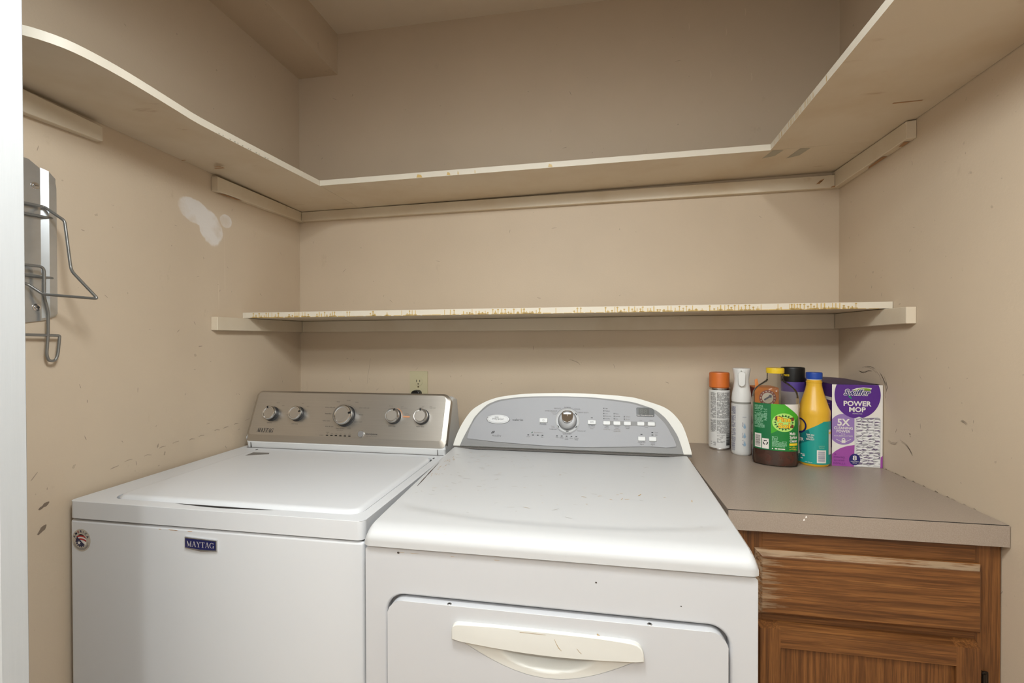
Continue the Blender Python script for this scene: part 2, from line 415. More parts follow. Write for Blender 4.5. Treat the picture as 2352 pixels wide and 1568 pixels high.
# ================================================================== SETTING
def quad(bm, pts, mi=0):
    f = bm.faces.new([bm.verts.new(p) for p in pts]); f.material_index = mi
def wobble_stroke(bm, pts, w, mi, fn):
    """irregular smear following pts (2-D), mapped by fn(u,v)"""
    L, Rr = [], []
    for i, (u, v) in enumerate(pts):
        a = pts[max(i-1, 0)]; b = pts[min(i+1, len(pts)-1)]; d = math.hypot(b[0]-a[0], b[1]-a[1]) or 1
        nx, ny = -(b[1]-a[1])/d, (b[0]-a[0])/d
        k = w*(.25+.75*sin(pi*(i+.3)/(len(pts)-.4)))*random.uniform(.5, 1.2)
        L.append(bm.verts.new(fn(u+nx*k/2, v+ny*k/2))); Rr.append(bm.verts.new(fn(u-nx*k/2, v-ny*k/2)))
    for i in range(len(pts)-1):
        f = bm.faces.new((L[i], L[i+1], Rr[i+1], Rr[i])); f.material_index = mi
# back wall
bm = B(); box(bm, (-.1, 0, 0), (W+.1, .1, CEIL))
yb = lambda u, v: (u, -.0004, v)
for k in range(26):   # small chips and light marks
    x, z = random.uniform(.05, W-.05), random.choice((random.uniform(1.0, 1.3), random.uniform(1.4, 1.72), random.uniform(1.85, 2.4)))
    a = random.uniform(0, 6.28); l = random.uniform(.004, .02)
    wobble_stroke(bm, [(x+cos(a)*l*t, z+sin(a)*l*t) for t in (0, .3, .6, 1)], .0022, 2, yb)
for x, z in ((1.60, 2.30), (1.66, 2.36), (1.55, 2.16), (1.68, 2.14), (1.48, 2.33)):
    wobble_stroke(bm, [(x, z), (x+.002, z+.012), (x, z+.026)], .003, 3, yb)
M_wallmark = simple('pale_wall_mark', (214, 197, 174), .7)
for pts in ([(.30, 1.20), (.296, 1.165), (.290, 1.135), (.286, 1.10)], [(.21, 1.13), (.214, 1.115), (.222, 1.105)], [(1.07, 1.20), (1.085, 1.196), (1.10, 1.19), (1.11, 1.18)]): wobble_stroke(bm, pts, .0022, 2, yb)
struct('wall_back', bm, [M_wall, M_scuff, M_scuff2, M_wallmark], 'beige painted back wall of the laundry closet')
# left wall
bm = B(); box(bm, (-.1, -1.119, 0), (0, 0, CEIL)); xl = lambda u, v: (.0004, u, v)
for (y, z, l, a, w) in ((-.883, .9225, .022, .5, .008), (-.887, .873, .022, .8, .009), (-.90, .99, .02, .9, .003), (-.48, 1.2555, .014, .1, .005), (-.80, 1.05, .012, -1.2, .002), (-.62, .99, .012, 1.2, .006), (-.60, .965, .01, 1.3, .005)):
    wobble_stroke(bm, [(y+cos(a)*l*(t-.5), z+sin(a)*l*(t-.5)) for t in (0, .2, .4, .6, .8, 1)], w, 1 if w > .006 else 2, xl)
for k in range(40):
    y, z = random.uniform(-1.0, -.05), random.uniform(.9, 1.75); a = random.uniform(0, 6.28); l = random.uniform(.003, .013)
    wobble_stroke(bm, [(y+cos(a)*l*t, z+sin(a)*l*t) for t in (0, .3, .6, 1)], .002, 2, xl)
for k in range(16):   # scuffed band above the washer
    y = -.75+.045*k+random.uniform(-.01, .01); z = .965+.004*k+random.uniform(-.006, .006)
    wobble_stroke(bm, [(y, z), (y+.008, z+.002), (y+.02, z+random.uniform(-.003, .004))], .003, 2, xl)
for z0, z1 in ((1.385, 1.55), (1.56, 1.70), (1.0, 1.16), (1.20, 1.29)): wobble_stroke(bm, [(-.006+random.uniform(-.001, .001), z0+(z1-z0)*t) for t in (0, .2, .4, .6, .8, 1)], .0032, 3, xl)
for y, z0, z1 in ((-.385, 1.38, 1.62), (-.41, 1.37, 1.46)): wobble_stroke(bm, [(y, z0+(z1-z0)*t) for t in (0, .2, .4, .6, .8, 1)], .0022, 3, xl)
struct('wall_left', bm, [M_wallL, M_scuff, M_scuff2, M_wallmark], 'beige left wall with a white filler patch')
# right wall
bm = B(); box(bm, (W, -1.119, 0), (W+.1, 0, CEIL)); xr = lambda u, v: (W-.0004, u, v)
for pts, w, mi in (([(-.115, 1.176), (-.127, 1.173), (-.14, 1.171), (-.155, 1.174), (-.17, 1.178), (-.185, 1.178)], .007, 1),
                   ([(-.135, 1.189), (-.155, 1.194), (-.175, 1.195), (-.195, 1.191), (-.21, 1.183), (-.225, 1.173), (-.235, 1.158), (-.245, 1.148)], .008, 2),
                   ([(-.205, 1.188), (-.225, 1.18), (-.24, 1.165), (-.25, 1.15), (-.255, 1.135), (-.25, 1.125)], .009, 2),
                   ([(-.262, .996), (-.275, .992), (-.29, .993), (-.298, .998)], .004, 2), ([(-.315, 1.005), (-.335, 1.0), (-.348, .99), (-.356, .98)], .006, 2),
                   ([(-.35, 1.03), (-.354, 1.028)], .005, 1), ([(-.515, 1.095), (-.522, 1.094), (-.53, 1.09)], .004, 2)):
    for q in range(5):      # each smear is a bundle of broken hairline rubs
        i0 = random.randint(0, max(0, len(pts)-3)); sub = pts[i0:i0+random.randint(3, 5)]; dy_, dz_ = random.uniform(-w, w)*.8, random.uniform(-w, w)*.8
        if len(sub) > 1: wobble_stroke(bm, [(y+dy_, z+dz_) for y, z in sub], w*.30, mi if q < 3 else 2, xr)
for k in range(45):
    y, z = random.uniform(-.9, -.05), random.uniform(.6, 1.75); a = random.uniform(0, 6.28); l = random.uniform(.003, .014)
    wobble_stroke(bm, [(y+cos(a)*l*t, z+sin(a)*l*t) for t in (0, .3, .6, 1)], .002, 2, xr)
for k in range(30):   # ragged paint line above the worktop
    y = -.25-.0125*k+random.uniform(-.005, .005)
    if random.random() < .5: wobble_stroke(bm, [(y, .9148), (y-.003, .9152+random.uniform(0, .0008)), (y-random.uniform(.006, .014), .9148)], random.uniform(.001, .0026), 1 if k % 3 == 0 else 2, xr)
struct('wall_right', bm, [M_wall, M_scuff, M_scuff2], 'beige right wall with dark scuffs')
bm = B(); box(bm, (-1.4, -4.1, CEIL), (W+1.5, .1, CEIL+.1)); struct('ceiling', bm, M_ceil)
bm = B(); box(bm, (-1.4, -4.1, -.1), (W+1.5, .1, 0)); struct('floor', bm, M_floor)
bm = B(); box(bm, (0, -1.12, 2.312), (.168, 0, CEIL)); struct('trim_1', bm, M_wall, 'boxed beige soffit along the top of the left wall')
# closet front wall: returns and header, hall shell behind the camera
HEAD = 2.01
bm = B(); box(bm, (-1.4, -1.24, 0), (.05, -1.12, CEIL)); box(bm, (W-.03, -1.24, 0), (W+1.5, -1.12, CEIL)); box(bm, (.05, -1.24, HEAD), (W-.03, -1.12, CEIL))
struct('wall_front', bm, M_hall)
bm = B(); box(bm, (.0, -1.2, .01), (.386, -1.168, HEAD-.01), .0015, 1); struct('door_1', bm, M_trim, 'white painted closet door leaf at the left edge', smooth=True)
bm = B(); box(bm, (-1.5, -4.1, 0), (-1.4, -1.12, CEIL)); box(bm, (W+1.5, -4.1, 0), (W+1.6, -1.12, CEIL)); box(bm, (-1.5, -4.1, 0), (W+1.6, -4.0, CEIL)); struct('wall_hall', bm, M_hall)

# ================================================================== SHELVES
def board(name, outline_lo, zlo, zhi, label, cat='shelf', drips=None, mats=None):
    """outline [(x,y)], zlo/zhi functions of (x,y); edge faces white"""
    bm = B(); lo = [bm.verts.new((x, y, zlo(x, y))) for x, y in outline_lo]; hi = [bm.verts.new((x, y, zhi(x, y))) for x, y in outline_lo]
    bm.faces.new(lo[::-1]); bm.faces.new(hi)
    for i in range(len(lo)):
        f = bm.faces.new((lo[i], lo[(i+1) % len(lo)], hi[(i+1) % len(lo)], hi[i])); f.material_index = 1
    if drips: drips(bm)
    for f in bm.faces: f.smooth = len(f.verts) == 4 and len(outline_lo) > 12
    o = obj(name, bm, mats or [M_shelf, M_edge, M_drip, M_gray, M_rawwood])
    if len(outline_lo) > 12: o.data.set_sharp_from_angle(angle=radians(30))
    return tag(o, label, cat, 'painted shelf boards')
T = .0175
zl = lambda x, y: 1.778+(.017*((-y-.75)/.3) if y < -.75 else 0)+(.012*x if x > .02 else 0)
left_out = LEFT_PTS = [(.001, -.001), (.2672, -.001), (.2672, -.282), (.256, -.5), (.247, -.70), (.2475, -.80), (.2478, -.872), (.245, -.935), (.235, -.99), (.218, -1.022), (.195, -1.045), (.165, -1.062), (.12, -1.072), (.06, -1.076), (.001, -1.076)]
def catmull(P, n=5, closed=False):
    out = []; N = len(P)
    for i in range(N-1):
        p0, p1, p2, p3 = P[max(i-1, 0)], P[i], P[i+1], P[min(i+2, N-1)]
        for k in range(n):
            t = k/n; out.append(tuple(.5*((2*p1[a])+(-p0[a]+p2[a])*t+(2*p0[a]-5*p1[a]+4*p2[a]-p3[a])*t*t+(-p0[a]+3*p1[a]-3*p2[a]+p3[a])*t**3) for a in (0, 1)))
    return out+[P[-1]]
left_out = LEFT_PTS[:2]+catmull(LEFT_PTS[2:-1], 4)+LEFT_PTS[-1:]
def dl(bm):   # chips and grey paint on the edge, stains beneath
    for k in range(12):
        y = -.68+.015*k+random.uniform(-.004, .004); x = .2478 if y < -.7 else .247+(.7+y)*.045
        z = zl(.25, y); l = random.uniform(.003, .006)
        quad(bm, [(x+.0006, y, z+.001), (x+.0006, y+l, z+.001), (x+.0006, y+l, z+random.uniform(.003, .005)), (x+.0006, y, z+.003)], 3)
    for (x, y, w, h) in ((.06, -.49, .03, .006), (.07, -.50, .02, .005), (.02, -.56, .012, .003)):
        quad(bm, [(x, y, zl(x, y)-.0004), (x, y+h, zl(x, y)-.0004), (x+w, y+h*1.3, zl(x+w, y)-.0004), (x+w, y, zl(x+w, y)-.0004)], 4)
board('shelf_board', left_out, zl, lambda x, y: zl(x, y)+T, 'cream painted upper shelf board with rounded front end along the left wall', drips=dl)
# back board (runs between the left board and the right wall)
def zb(x, y): return 1.7815+(x-.268)*(1.812-1.7815)/(1.655-.268)
back_out = [(.268, -.281), (1.655, -.2455), (1.9465, -.2455), (1.9465, -.001), (.268, -.001)]
def db(bm):
    for (x, w) in ((.70, .012), (.735, .004), (.79, .003), (.60, .02), (1.02, .014)):
        y = -.281+(x-.268)*.0256
        quad(bm, [(x, y-.0005, zb(x, 0)+.002), (x+w, y-.0005, zb(x, 0)+.001), (x+w*.8, y-.0005, zb(x, 0)+.009), (x+.2*w, y-.0005, zb(x, 0)+.012)], 2)
    for (x, y, w, d) in ((1.662, -.243, .030, .045), (1.735, -.24, .028, .055)):   # smeared grey filler at the corner joint
        z = lambda a: zb(a, 0)-.0005
        quad(bm, [(x, y, z(x)), (x+w, y+.004, z(x+w)), (x+w*.7, y+d, z(x+w)), (x-.01, y+d*1.3, z(x))], 3)
board('shelf_board', back_out, zb, lambda x, y: zb(x, y)+T, 'cream painted upper shelf board across the back wall', drips=db)
def zr(x, y): return 1.812+(x-1.655)*.006/.293+(-y-.25)*.016
right_out = [(1.9465, -.247), (1.655, -.247), (1.6342, -.836), (1.626, -1.08), (1.9465, -1.08)]
def dr(bm):
    for k in range(34):
        y = -.262-.011*k+random.uniform(-.004, .004); x = 1.655-(-.247-y)*.0353-.0006; z = zr(x, y); w = random.uniform(.0012, .0028)
        if k > 24 and k % 3: continue
        if random.random() < .25: continue
        quad(bm, [(x, y, z+.001), (x, y-w, z+.001), (x, y-w, z+random.uniform(.009, .0165)), (x, y, z+.0165)], 2)
    for (x, y, w, h) in ((1.75, -.46, .05, .012), (1.84, -.47, .06, .006), (1.70, -.40, .06, .02)):
        quad(bm, [(x, y, zr(x, y)-.0004), (x, y+h, zr(x, y)-.0004), (x+w, y+h*.7, zr(x+w, y)-.0004), (x+w, y, zr(x+w, y)-.0004)], 4) if w > .05 and h < .01 else None
board('shelf_board', right_out, zr, lambda x, y: zr(x, y)+T, 'cream painted upper shelf board along the right wall', drips=dr)
# lower shelf with yellowed drips on its front edge
fl, fr = (.001, -.3104), (W-.0015, -.2806)
def zlow(x, y): return 1.3465+(x/W)*.0085
def fy(x): return fl[1]+(fr[1]-fl[1])*x/W
def dlow(bm):
    def q(x0, x1, z0, z1, mi=2): quad(bm, [(x0, fy(x0)-.0004, zlow(x0, 0)+z0), (x1, fy(x1)-.0004, zlow(x1, 0)+z0), (x1, fy(x1)-.0004, zlow(x1, 0)+z1), (x0, fy(x0)-.0004, zlow(x0, 0)+z1)], mi)
    px = lambda u: .0005+(u-557)/(2052-557)*W if False else None
    # clusters along the edge (metres from the left end)
    for a, b, den in ((.04, .14, 1.0), (.17, .25, 1.0), (.27, .335, 1.0), (.375, .39, .8), (.455, .52, .8), (.56, .61, .7), (.68, .74, .5), (.76, .87, .9), (.88, 1.0, 1.0), (1.045, 1.055, .6), (1.09, 1.16, .25), (1.19, 1.30, 1.0), (1.31, 1.45, 1.0), (1.46, 1.47, .5), (1.48, 1.62, 1.0), (1.66, 1.70, .4), (1.69, 1.86, .95), (1.925, 1.935, .6)):
        x = a
        while x < b:
            if random.random() < den:
                w = random.uniform(.0016, .0034); h0 = random.choice((.0165, .0165, .0165, .011, .008)); q(x, x+w, .0005, h0)
                if random.random() < .45: q(x-.0018, x+w+.0018, h0-.0035, h0-.0012)
                if random.random() < .6: q(x-.0035, x+w+.0035, .0003, random.uniform(.003, .0055))
            x += random.uniform(.0065, .0125)
    for k in range(60):
        x = .03+k*.0315; q(x, x+random.uniform(.022, .0315), .0001, random.uniform(.0010, .0026))
low_out = [(fl[0], fl[1]), (fr[0], fr[1]), (fr[0], -.002), (fl[0], -.002)]
board('shelf_board', low_out, zlow, lambda x, y: zlow(x, y)+.018, 'lower white shelf board with yellow drips along its front edge', drips=dlow)
# wall cleats
CG = 'wooden cleats under the shelves'
def cleat(lo4, hi4, label, scr=None):
    bm = B(); hexa(bm, lo4, hi4)
    bevel_edges(bm, list(bm.edges), .0012, 1)
    if scr: scr(bm)
    return tag(obj('shelf_cleat', bm, [M_shelf, M_rawwood, M_dark]), label, 'shelf cleat', CG)
def cl_left(y0, y1, t, zb0, zb1, zt0, zt1, label, scr=None):    # y0 = front end
    a = .0004
    return cleat([(a, y0, zb0), (t, y0+.004, zb0), (t, y1, zb1), (a, y1, zb1)], [(a, y0, zt0), (t, y0+.004, zt0), (t, y1, zt1), (a, y1, zt1)], label, scr)
def cl_right(y0, y1, t, zb0, zb1, zt0, zt1, label, scr=None):
    a = W-.0004
    return cleat([(W-t, y0+.004, zb0), (a, y0, zb0), (a, y1, zb1), (W-t, y1, zb1)], [(W-t, y0+.004, zt0), (a, y0, zt0), (a, y1, zt1), (W-t, y1, zt1)], label, scr)
def scr1(bm): quad(bm, [(.0035, -.42, 1.7303), (.0185, -.40, 1.7303), (.0185, -.33, 1.7310), (.008, -.34, 1.7310)], 1)
cl_left(-.436, -.0005, .02, 1.731, 1.7395, 1.7765, 1.777, 'short cleat under the upper shelf on the left wall, meeting the back corner', scr1)
cl_left(-1.076, -.770, .02, 1.735, 1.743, 1.792, 1.777, 'cleat under the rounded front end of the upper left shelf')
def scr2(bm):
    for x, z in ((1.87, 1.775), (1.876, 1.781)): quad(bm, [(x, -.0196, z), (x+.012, -.0196, z+.002), (x+.02, -.0196, z+.012), (x+.006, -.0196, z+.006)], 1)
    quad(bm, [(1.913, -.0196, 1.763), (1.927, -.0196, 1.763), (1.927, -.0196, 1.769), (1.917, -.0196, 1.766)], 1)
cleat([(.0215, -.019, 1.7405), (1.9265, -.019, 1.7625), (1.9265, -.0004, 1.7625), (.0215, -.0004, 1.7405)], [(.0215, -.019, 1.7765), (1.9265, -.019, 1.8035), (1.9265, -.0004, 1.8035), (.0215, -.0004, 1.7765)], 'long cleat under the upper shelf on the back wall', scr2)
def scr3(bm):
    quad(bm, [(W-.017, -.35, 1.7717), (W-.003, -.35, 1.7717), (W-.003, -.32, 1.7707), (W-.012, -.32, 1.7707)], 1)
    quad(bm, [(W-.016, -.26, 1.7688), (W-.004, -.26, 1.7688), (W-.004, -.17, 1.7665), (W-.013, -.19, 1.7665)], 1)
cl_right(-.370, -.0005, .021, 1.773, 1.7632, 1.817, 1.8155, 'cleat under the upper shelf on the right wall', scr3)
def scr4(bm):
    quad(bm, [(.0035, -.4405, 1.318), (.014, -.4388, 1.318), (.015, -.4387, 1.334), (.005, -.4402, 1.337)], 0)
cl_left(-.441, -.0005, .02, 1.304, 1.3035, 1.3455, 1.3455, 'lower cleat on the left wall with its end sticking out past the shelf')
cl_right(-.372, -.0005, .021, 1.3118, 1.305, 1.3535, 1.354, 'lower cleat on the right wall with a chewed end past the shelf')
cleat([(.0215, -.019, 1.3035), (1.9265, -.019, 1.305), (1.9265, -.0004, 1.305), (.0215, -.0004, 1.3035)], [(.0215, -.019, 1.3455), (1.9265, -.019, 1.354), (1.9265, -.0004, 1.354), (.0215, -.0004, 1.3455)], 'long lower cleat on the back wall under the dripped shelf')

# ================================================================== IRON HOLDER
rk = root('iron_holder', (0, -.951, 1.31), 'galvanised steel wall rack with wire loops on the left wall', 'wall rack')
yz = lambda u, v, d: (d, u, v)
bm = B(); c = -.951
out = [(c-.094, 1.335), (c-.07, 1.318), (c, 1.306), (c+.07, 1.318), (c+.092, 1.328), (c+.0955, 1.335), (c+.0955, 1.606), (c+.0945, 1.614), (c+.091, 1.621), (c+.08, 1.630), (c+.045, 1.652), (c-.045, 1.652), (c-.08, 1.630), (c-.094, 1.612)]
prism(bm, out, yz, .0006, .003)
for q in (-1, 1):      # raised ribs with a sloping inner shoulder
    a0, a1, b0, b1 = c+q*.0655, c+q*.0925, c+q*.076, c+q*.0885
    hexa(bm, [(.003, a0, 1.322), (.003, a1, 1.334), (.003, a1, 1.622), (.003, a0, 1.641)], [(.0105, b0, 1.326), (.0105, b1, 1.333), (.0105, b1, 1.624), (.0105, b0, 1.636)])
bmesh.ops.recalc_face_normals(bm, faces=bm.faces)
obj('back_plate', bm, M_galv, rk)
for z in (1.600, 1.345):
    for s in (-1, 1):
        bm = B(); y = c+s*.0565
        prism(bm, ellip(y, z, .0078, .0078, 20), yz, .003, .0042, .0006, 1); prism(bm, ellip(y, z, .0048, .0048, 16), yz, .0042, .0064, .0012, 2)
        box(bm, (.0064, y-.0035, z-.0005), (.0067, y+.0035, z+.0005), mi=1)
        obj('screw', bm, [M_chrome, M_dark], rk, smooth=True)
def mir(p): return [(x, 2*c-y, z) for x, y, z in p]
half = [(.010, c, 1.556), (.012, -.8846, 1.558), (.03, -.8847, 1.5469), (.05, -.8746, 1.5295), (.06, -.871, 1.4297), (.066, -.8718, 1.420), (.1145, -.8600, 1.3640), (.03, -.9013, 1.3713), (.012, -.9166, 1.3916), (.012, c, 1.40)]
bm = B(); tube(bm, fillet(half[:6]+half[6:], .006), .0029); tube(bm, fillet(mir(half), .006), .0029); obj('wire_loop', bm, M_wire, rk, smooth=True)
hook = [(.02, c, 1.429), (.02, -.8963, 1.4299), (.02, -.8920, 1.423), (.02, -.8924, 1.3665), (.016, -.8825, 1.335), (.014, -.8821, 1.2849), (.014, -.885, 1.245), (.014, -.8810, 1.2315), (.014, -.8685, 1.2315), (.014, -.8640, 1.245), (.014, -.8600, 1.2855), (.014, -.8666, 1.286), (.014, c, 1.288)]
bm = B(); tube(bm, fillet(hook, .007), .0029); tube(bm, fillet(mir(hook), .007), .0029); obj('wire_hook', bm, M_wire, rk, smooth=True)
for z0, z1 in ((1.5355, 1.5378), (1.411, 1.4094)):
    bm = B(); tube(bm, fillet([(.003, -.8679, z1), (.0095, -.869, z1), (.0095, c, z0), (.0095, 2*c+.869, z1), (.003, 2*c+.8679, z1)], .003), .0027)
    obj('wire_bar', bm, M_wire, rk, smooth=True)

# ================================================================== OUTLET + PLUG
xz = lambda u, v, d: (u, -d, v)
M_almond = simple('almond_plastic', (196, 186, 152), .4)
ot = root('electrical_outlet', (.4995, 0, 1.095), 'almond duplex outlet plate on the back wall above the washer', 'outlet')
bm = B(); prism(bm, rrect(.4642, 1.034, .5350, 1.152, .003), xz, .0004, .0055, .003, 2); obj('cover_plate', bm, M_almond, ot, smooth=True)
for zc in (1.1125, 1.0735):
    bm = B(); pl = [(.4985+.017*cos(t)*(1 if abs(cos(t)) < .999 else 1), zc+max(-.0143, min(.0143, .0172*sin(t)))) for t in [2*pi*i/40 for i in range(40)]]
    prism(bm, pl, xz, .0055, .0072, .0006, 1)
    for dx, w, h in ((-.0063, .0011, .0045), (.0063, .0011, .0038)): box(bm, (.4985+dx-w, -.0075, zc+.003-h), (.4985+dx+w, -.0071, zc+.003+h), mi=1)
    prism(bm, ellip(.4985, zc-.0085, .0024, .0027, 14), xz, .0071, .0075, mi=1)
    obj('socket', bm, [M_almond, M_dark], ot, smooth=True)
bm = B(); prism(bm, ellip(.4985, 1.093, .003, .003, 14), xz, .0055, .0066); obj('screw', bm, simple('brown_screw', (96, 80, 52), .5), ot)
pg = root('power_plug', (.4955, -.012, 1.0675), 'black appliance plug in the lower socket behind the washer', 'plug')
bm = B(); prism(bm, rrect(.4775, 1.052, .5135, 1.0808, (.006, .006, .012, .012)), xz, .0076, .030, .005, 3); obj('plug_body', bm, M_black, pg, smooth=True)
bm = B(); tube(bm, fillet([(.4955, -.024, 1.054), (.4955, -.030, 1.02), (.492, -.045, .93), (.485, -.055, .75), (.49, -.06, .4)], .02), .0042); obj('cord', bm, M_black, pg, smooth=True)

# ================================================================== WASHER
wx0, wx1, wyf, wyb = .0145, .7145, -.8446, -.150
ws = root('washing_machine', (.3645, -.5, 0), 'white top loading washer with a stainless control panel and round knobs', 'washing machine')
bm = B(); vs = hexa(bm, [(wx0, wyf, .03), (wx1, wyf, .03), (wx1, wyb, .03), (wx0, wyb, .03)], [(wx0, wyf, .8805), (wx1, wyf, .8805), (wx1, wyb, .8805), (wx0, wyb, .8805)])
es = [e for e in bm.edges if abs(e.verts[0].co.z-e.verts[1].co.z) > .1 or (e.verts[0].co.z > .5 and e.verts[1].co.z > .5)]
bevel_edges(bm, es, .007, 3)
for x, w in ((.245, .008), (.268, .022), (.283, .010), (.315, .014)):   # rust under the lid seam
    quad(bm, [(x, wyf-.0003, .8748), (x+w, wyf-.0003, .8748), (x+w*.8, wyf-.0003, .8738), (x+w*.3, wyf-.0003, .8735)], 1)
M_rust = simple('rust_stain', (188, 146, 104), .8)
obj('cabinet', bm, [M_enam, M_rust], ws, smooth=True)
bm = B(); box(bm, (wx0+.01, wyf+.01, .0), (wx1-.01, wyb-.01, .03)); obj('base', bm, M_dark, ws)
bm = B(); box(bm, (wx0+.004, wyf+.006, .8805), (wx1-.004, wyb-.004, .884)); obj('seam_shade_strip', bm, M_dark, ws)  # dark strip painted in as the shade of the open seam
# top deck with lid recess: outer ring + sunken floor
DZ = .9215
bm = B()
lx0, lx1, ly0, ly1 = .088, .691, -.818, -.366
outl = rrect(wx0-.0005, wyf-.002, wx1+.0005, wyb, .014, 5); inl = rrect(lx0, ly0, lx1, ly1, .03, 5)
ov = [bm.verts.new((x, y, DZ)) for x, y in outl]; iv = [bm.verts.new((x, y, DZ)) for x, y in inl]
oe = [bm.edges.new((ov[i], ov[(i+1) % len(ov)])) for i in range(len(ov))]; ie = [bm.edges.new((iv[i], iv[(i+1) % len(iv)])) for i in range(len(iv))]
bmesh.ops.triangle_fill(bm, edges=oe+ie, use_beauty=True)
lo = [bm.verts.new((x, y, .884)) for x, y in outl]
for i in range(len(ov)): bm.faces.new((lo[i], lo[(i+1) % len(ov)], ov[(i+1) % len(ov)], ov[i]))
fl2 = [bm.verts.new((x, y, DZ-.012)) for x, y in inl]
for i in range(len(iv)): bm.faces.new((iv[i], iv[(i+1) % len(iv)], fl2[(i+1) % len(iv)], fl2[i]))
bm.faces.new(fl2); bm.faces.new(lo[::-1])
bevel_edges(bm, [e for e in bm.edges if all(v in set(ov) for v in e.verts) and len(e.link_faces) == 2 and any(abs(f.normal.z) < .5 for f in e.link_faces)] if False else oe, .007, 4)
obj('top_deck', bm, M_enam, ws, smooth=True)
# lid: grid with softly raised rim and a flat painted scoop shade at its front edge
bm = B(); nx, ny = 60, 44; g = .004
X0, X1, Y0, Y1 = lx0+g, lx1-g, ly0+g, ly1-g
def lidz(x, y):
    d = min(x-X0, X1-x, y-Y0, Y1-y); R_ = .028
    qx, qy = max(X0+R_-x, x-(X1-R_), 0), max(Y0+R_-y, y-(Y1-R_), 0)
    if qx > 0 and qy > 0: d = R_-math.hypot(qx, qy)
    e = max(0, min(1, 1-d/.010))
    return .9275-.0075*e*e-.0006*(1-min(1, d/.12))
lid = rrect(X0, Y0, X1, Y1, .028, 6)
def inlid(x, y):
    for cx, cy in ((X0+.028, Y0+.028), (X1-.028, Y0+.028), (X1-.028, Y1-.028), (X0+.028, Y1-.028)):
        if (x < cx) == (cx < (X0+X1)/2) and (y < cy) == (cy < (Y0+Y1)/2) and ((x < cx) if cx < .4 else (x > cx)) and ((y < cy) if cy < -.6 else (y > cy)):
            d = math.hypot(x-cx, y-cy)
            if d > .028: x, y = cx+(x-cx)/d*.028, cy+(y-cy)/d*.028
    return x, y
gr = []
for j in range(ny+1):
    row = []
    for i in range(nx+1):
        u = i/nx; v = j/ny; u = .5-.5*cos(pi*u)*.55-(.5-u)*.45 if True else u; v = .5-.5*cos(pi*v)*.55-(.5-v)*.45
        x, y = X0+(X1-X0)*u, Y0+(Y1-Y0)*v; x, y = inlid(x, y); row.append(bm.verts.new((x, y, lidz(x, y))))
    gr.append(row)
for j in range(ny):
    for i in range(nx):
        f = bm.faces.new((gr[j][i], gr[j][i+1], gr[j+1][i+1], gr[j+1][i]))
border = [gr[0][i] for i in range(nx)]+[gr[j][nx] for j in range(ny)]+[gr[ny][i] for i in range(nx, 0, -1)]+[gr[j][0] for j in range(ny, 0, -1)]
low = [bm.verts.new((v.co.x, v.co.y, DZ-.0118)) for v in border]
for i in range(len(border)):
    j = (i+1) % len(border); bm.faces.new((low[i], low[j], border[j], border[i]))
lidob = obj('lid', bm, M_enam, ws, smooth=True)
bm = B(); cres = [(.262+.24*i/14, -.8215) for i in range(15)]; cres2 = [(x, -.8215-.0085*sin(pi*(x-.262)/.24)) for x, _ in reversed(cres)]
bm.faces.new([bm.verts.new((x, y, DZ+.0004)) for x, y in cres+cres2[1:-1]]); obj('scoop_shade', bm, M_dark, ws)  # flat dark crescent painted as the shade inside the finger recess
bm = B(); prism(bm, [(.126, -.452), (.186, -.428), (.176, -.412), (.122, -.414)], lambda u, v, d: (u, v, d), .9255, .9274); obj('lid_label', bm, simple('gray_label', (120, 116, 112), .5), lidob)
for x, y in ((.6895, -.372), (.6895, -.397), (.09, -.360)):
    bm = B(); box(bm, (x-.002, y-.004, DZ-.004), (x+.002, y+.004, DZ+.001)); obj('hinge_pad', bm, M_black, ws)
# console: white housing + stainless fascia
WP0, WP1 = Vector((0, -.337, .943)), Vector((0, -.275, 1.095)); ws_s = (WP1-WP0).normalized(); ws_n = Vector((1, 0, 0)).cross(ws_s)
if ws_n.y > 0: ws_n = -ws_n
def wp(u, v, d): p = WP0+ws_s*v+ws_n*d; return (u, p.y, p.z)
bm = B(); prof = [(-.335, .9215), (-.339, .940), (-.332, .950), (-.272, 1.082), (-.245, 1.090), (-.205, 1.078), (-.172, .96), (-.170, .9215)]
cap = .7135; lo = [bm.verts.new((.0345, y, z)) for y, z in prof]; hi = [bm.verts.new((cap, y, z)) for y, z in prof]
fL = bm.faces.new(lo[::-1]); fR = bm.faces.new(hi)
for i in range(len(prof)): bm.faces.new((lo[i], lo[(i+1) % len(prof)], hi[(i+1) % len(prof)], hi[i]))
bevel_edges(bm, [e for e in list(fL.edges)+list(fR.edges) if max(v.co.z for v in e.verts) > .93], .008, 3)
con = obj('console', bm, M_plast, ws, smooth=True)
bm = B()
for x in (.052, .690): box(bm, (x-.0006, -.3404, .9225), (x+.0006, -.330, .9400))
box(bm, (.036, -.3392, .9212), (.708, -.332, .9222)); obj('console_seam', bm, simple('gray_gap', (96, 92, 88), .8), con)
bm = B()
fo = rrect(.0300, 0, .7145, .1695, (.014, .016, .026, .020), 7)
prism(bm, fo, wp, -.012, .006, 0)
top = [f for f in bm.faces if len(f.verts) > 8 and f.normal.dot(ws_n) > .5 or len(f.verts) > 8]
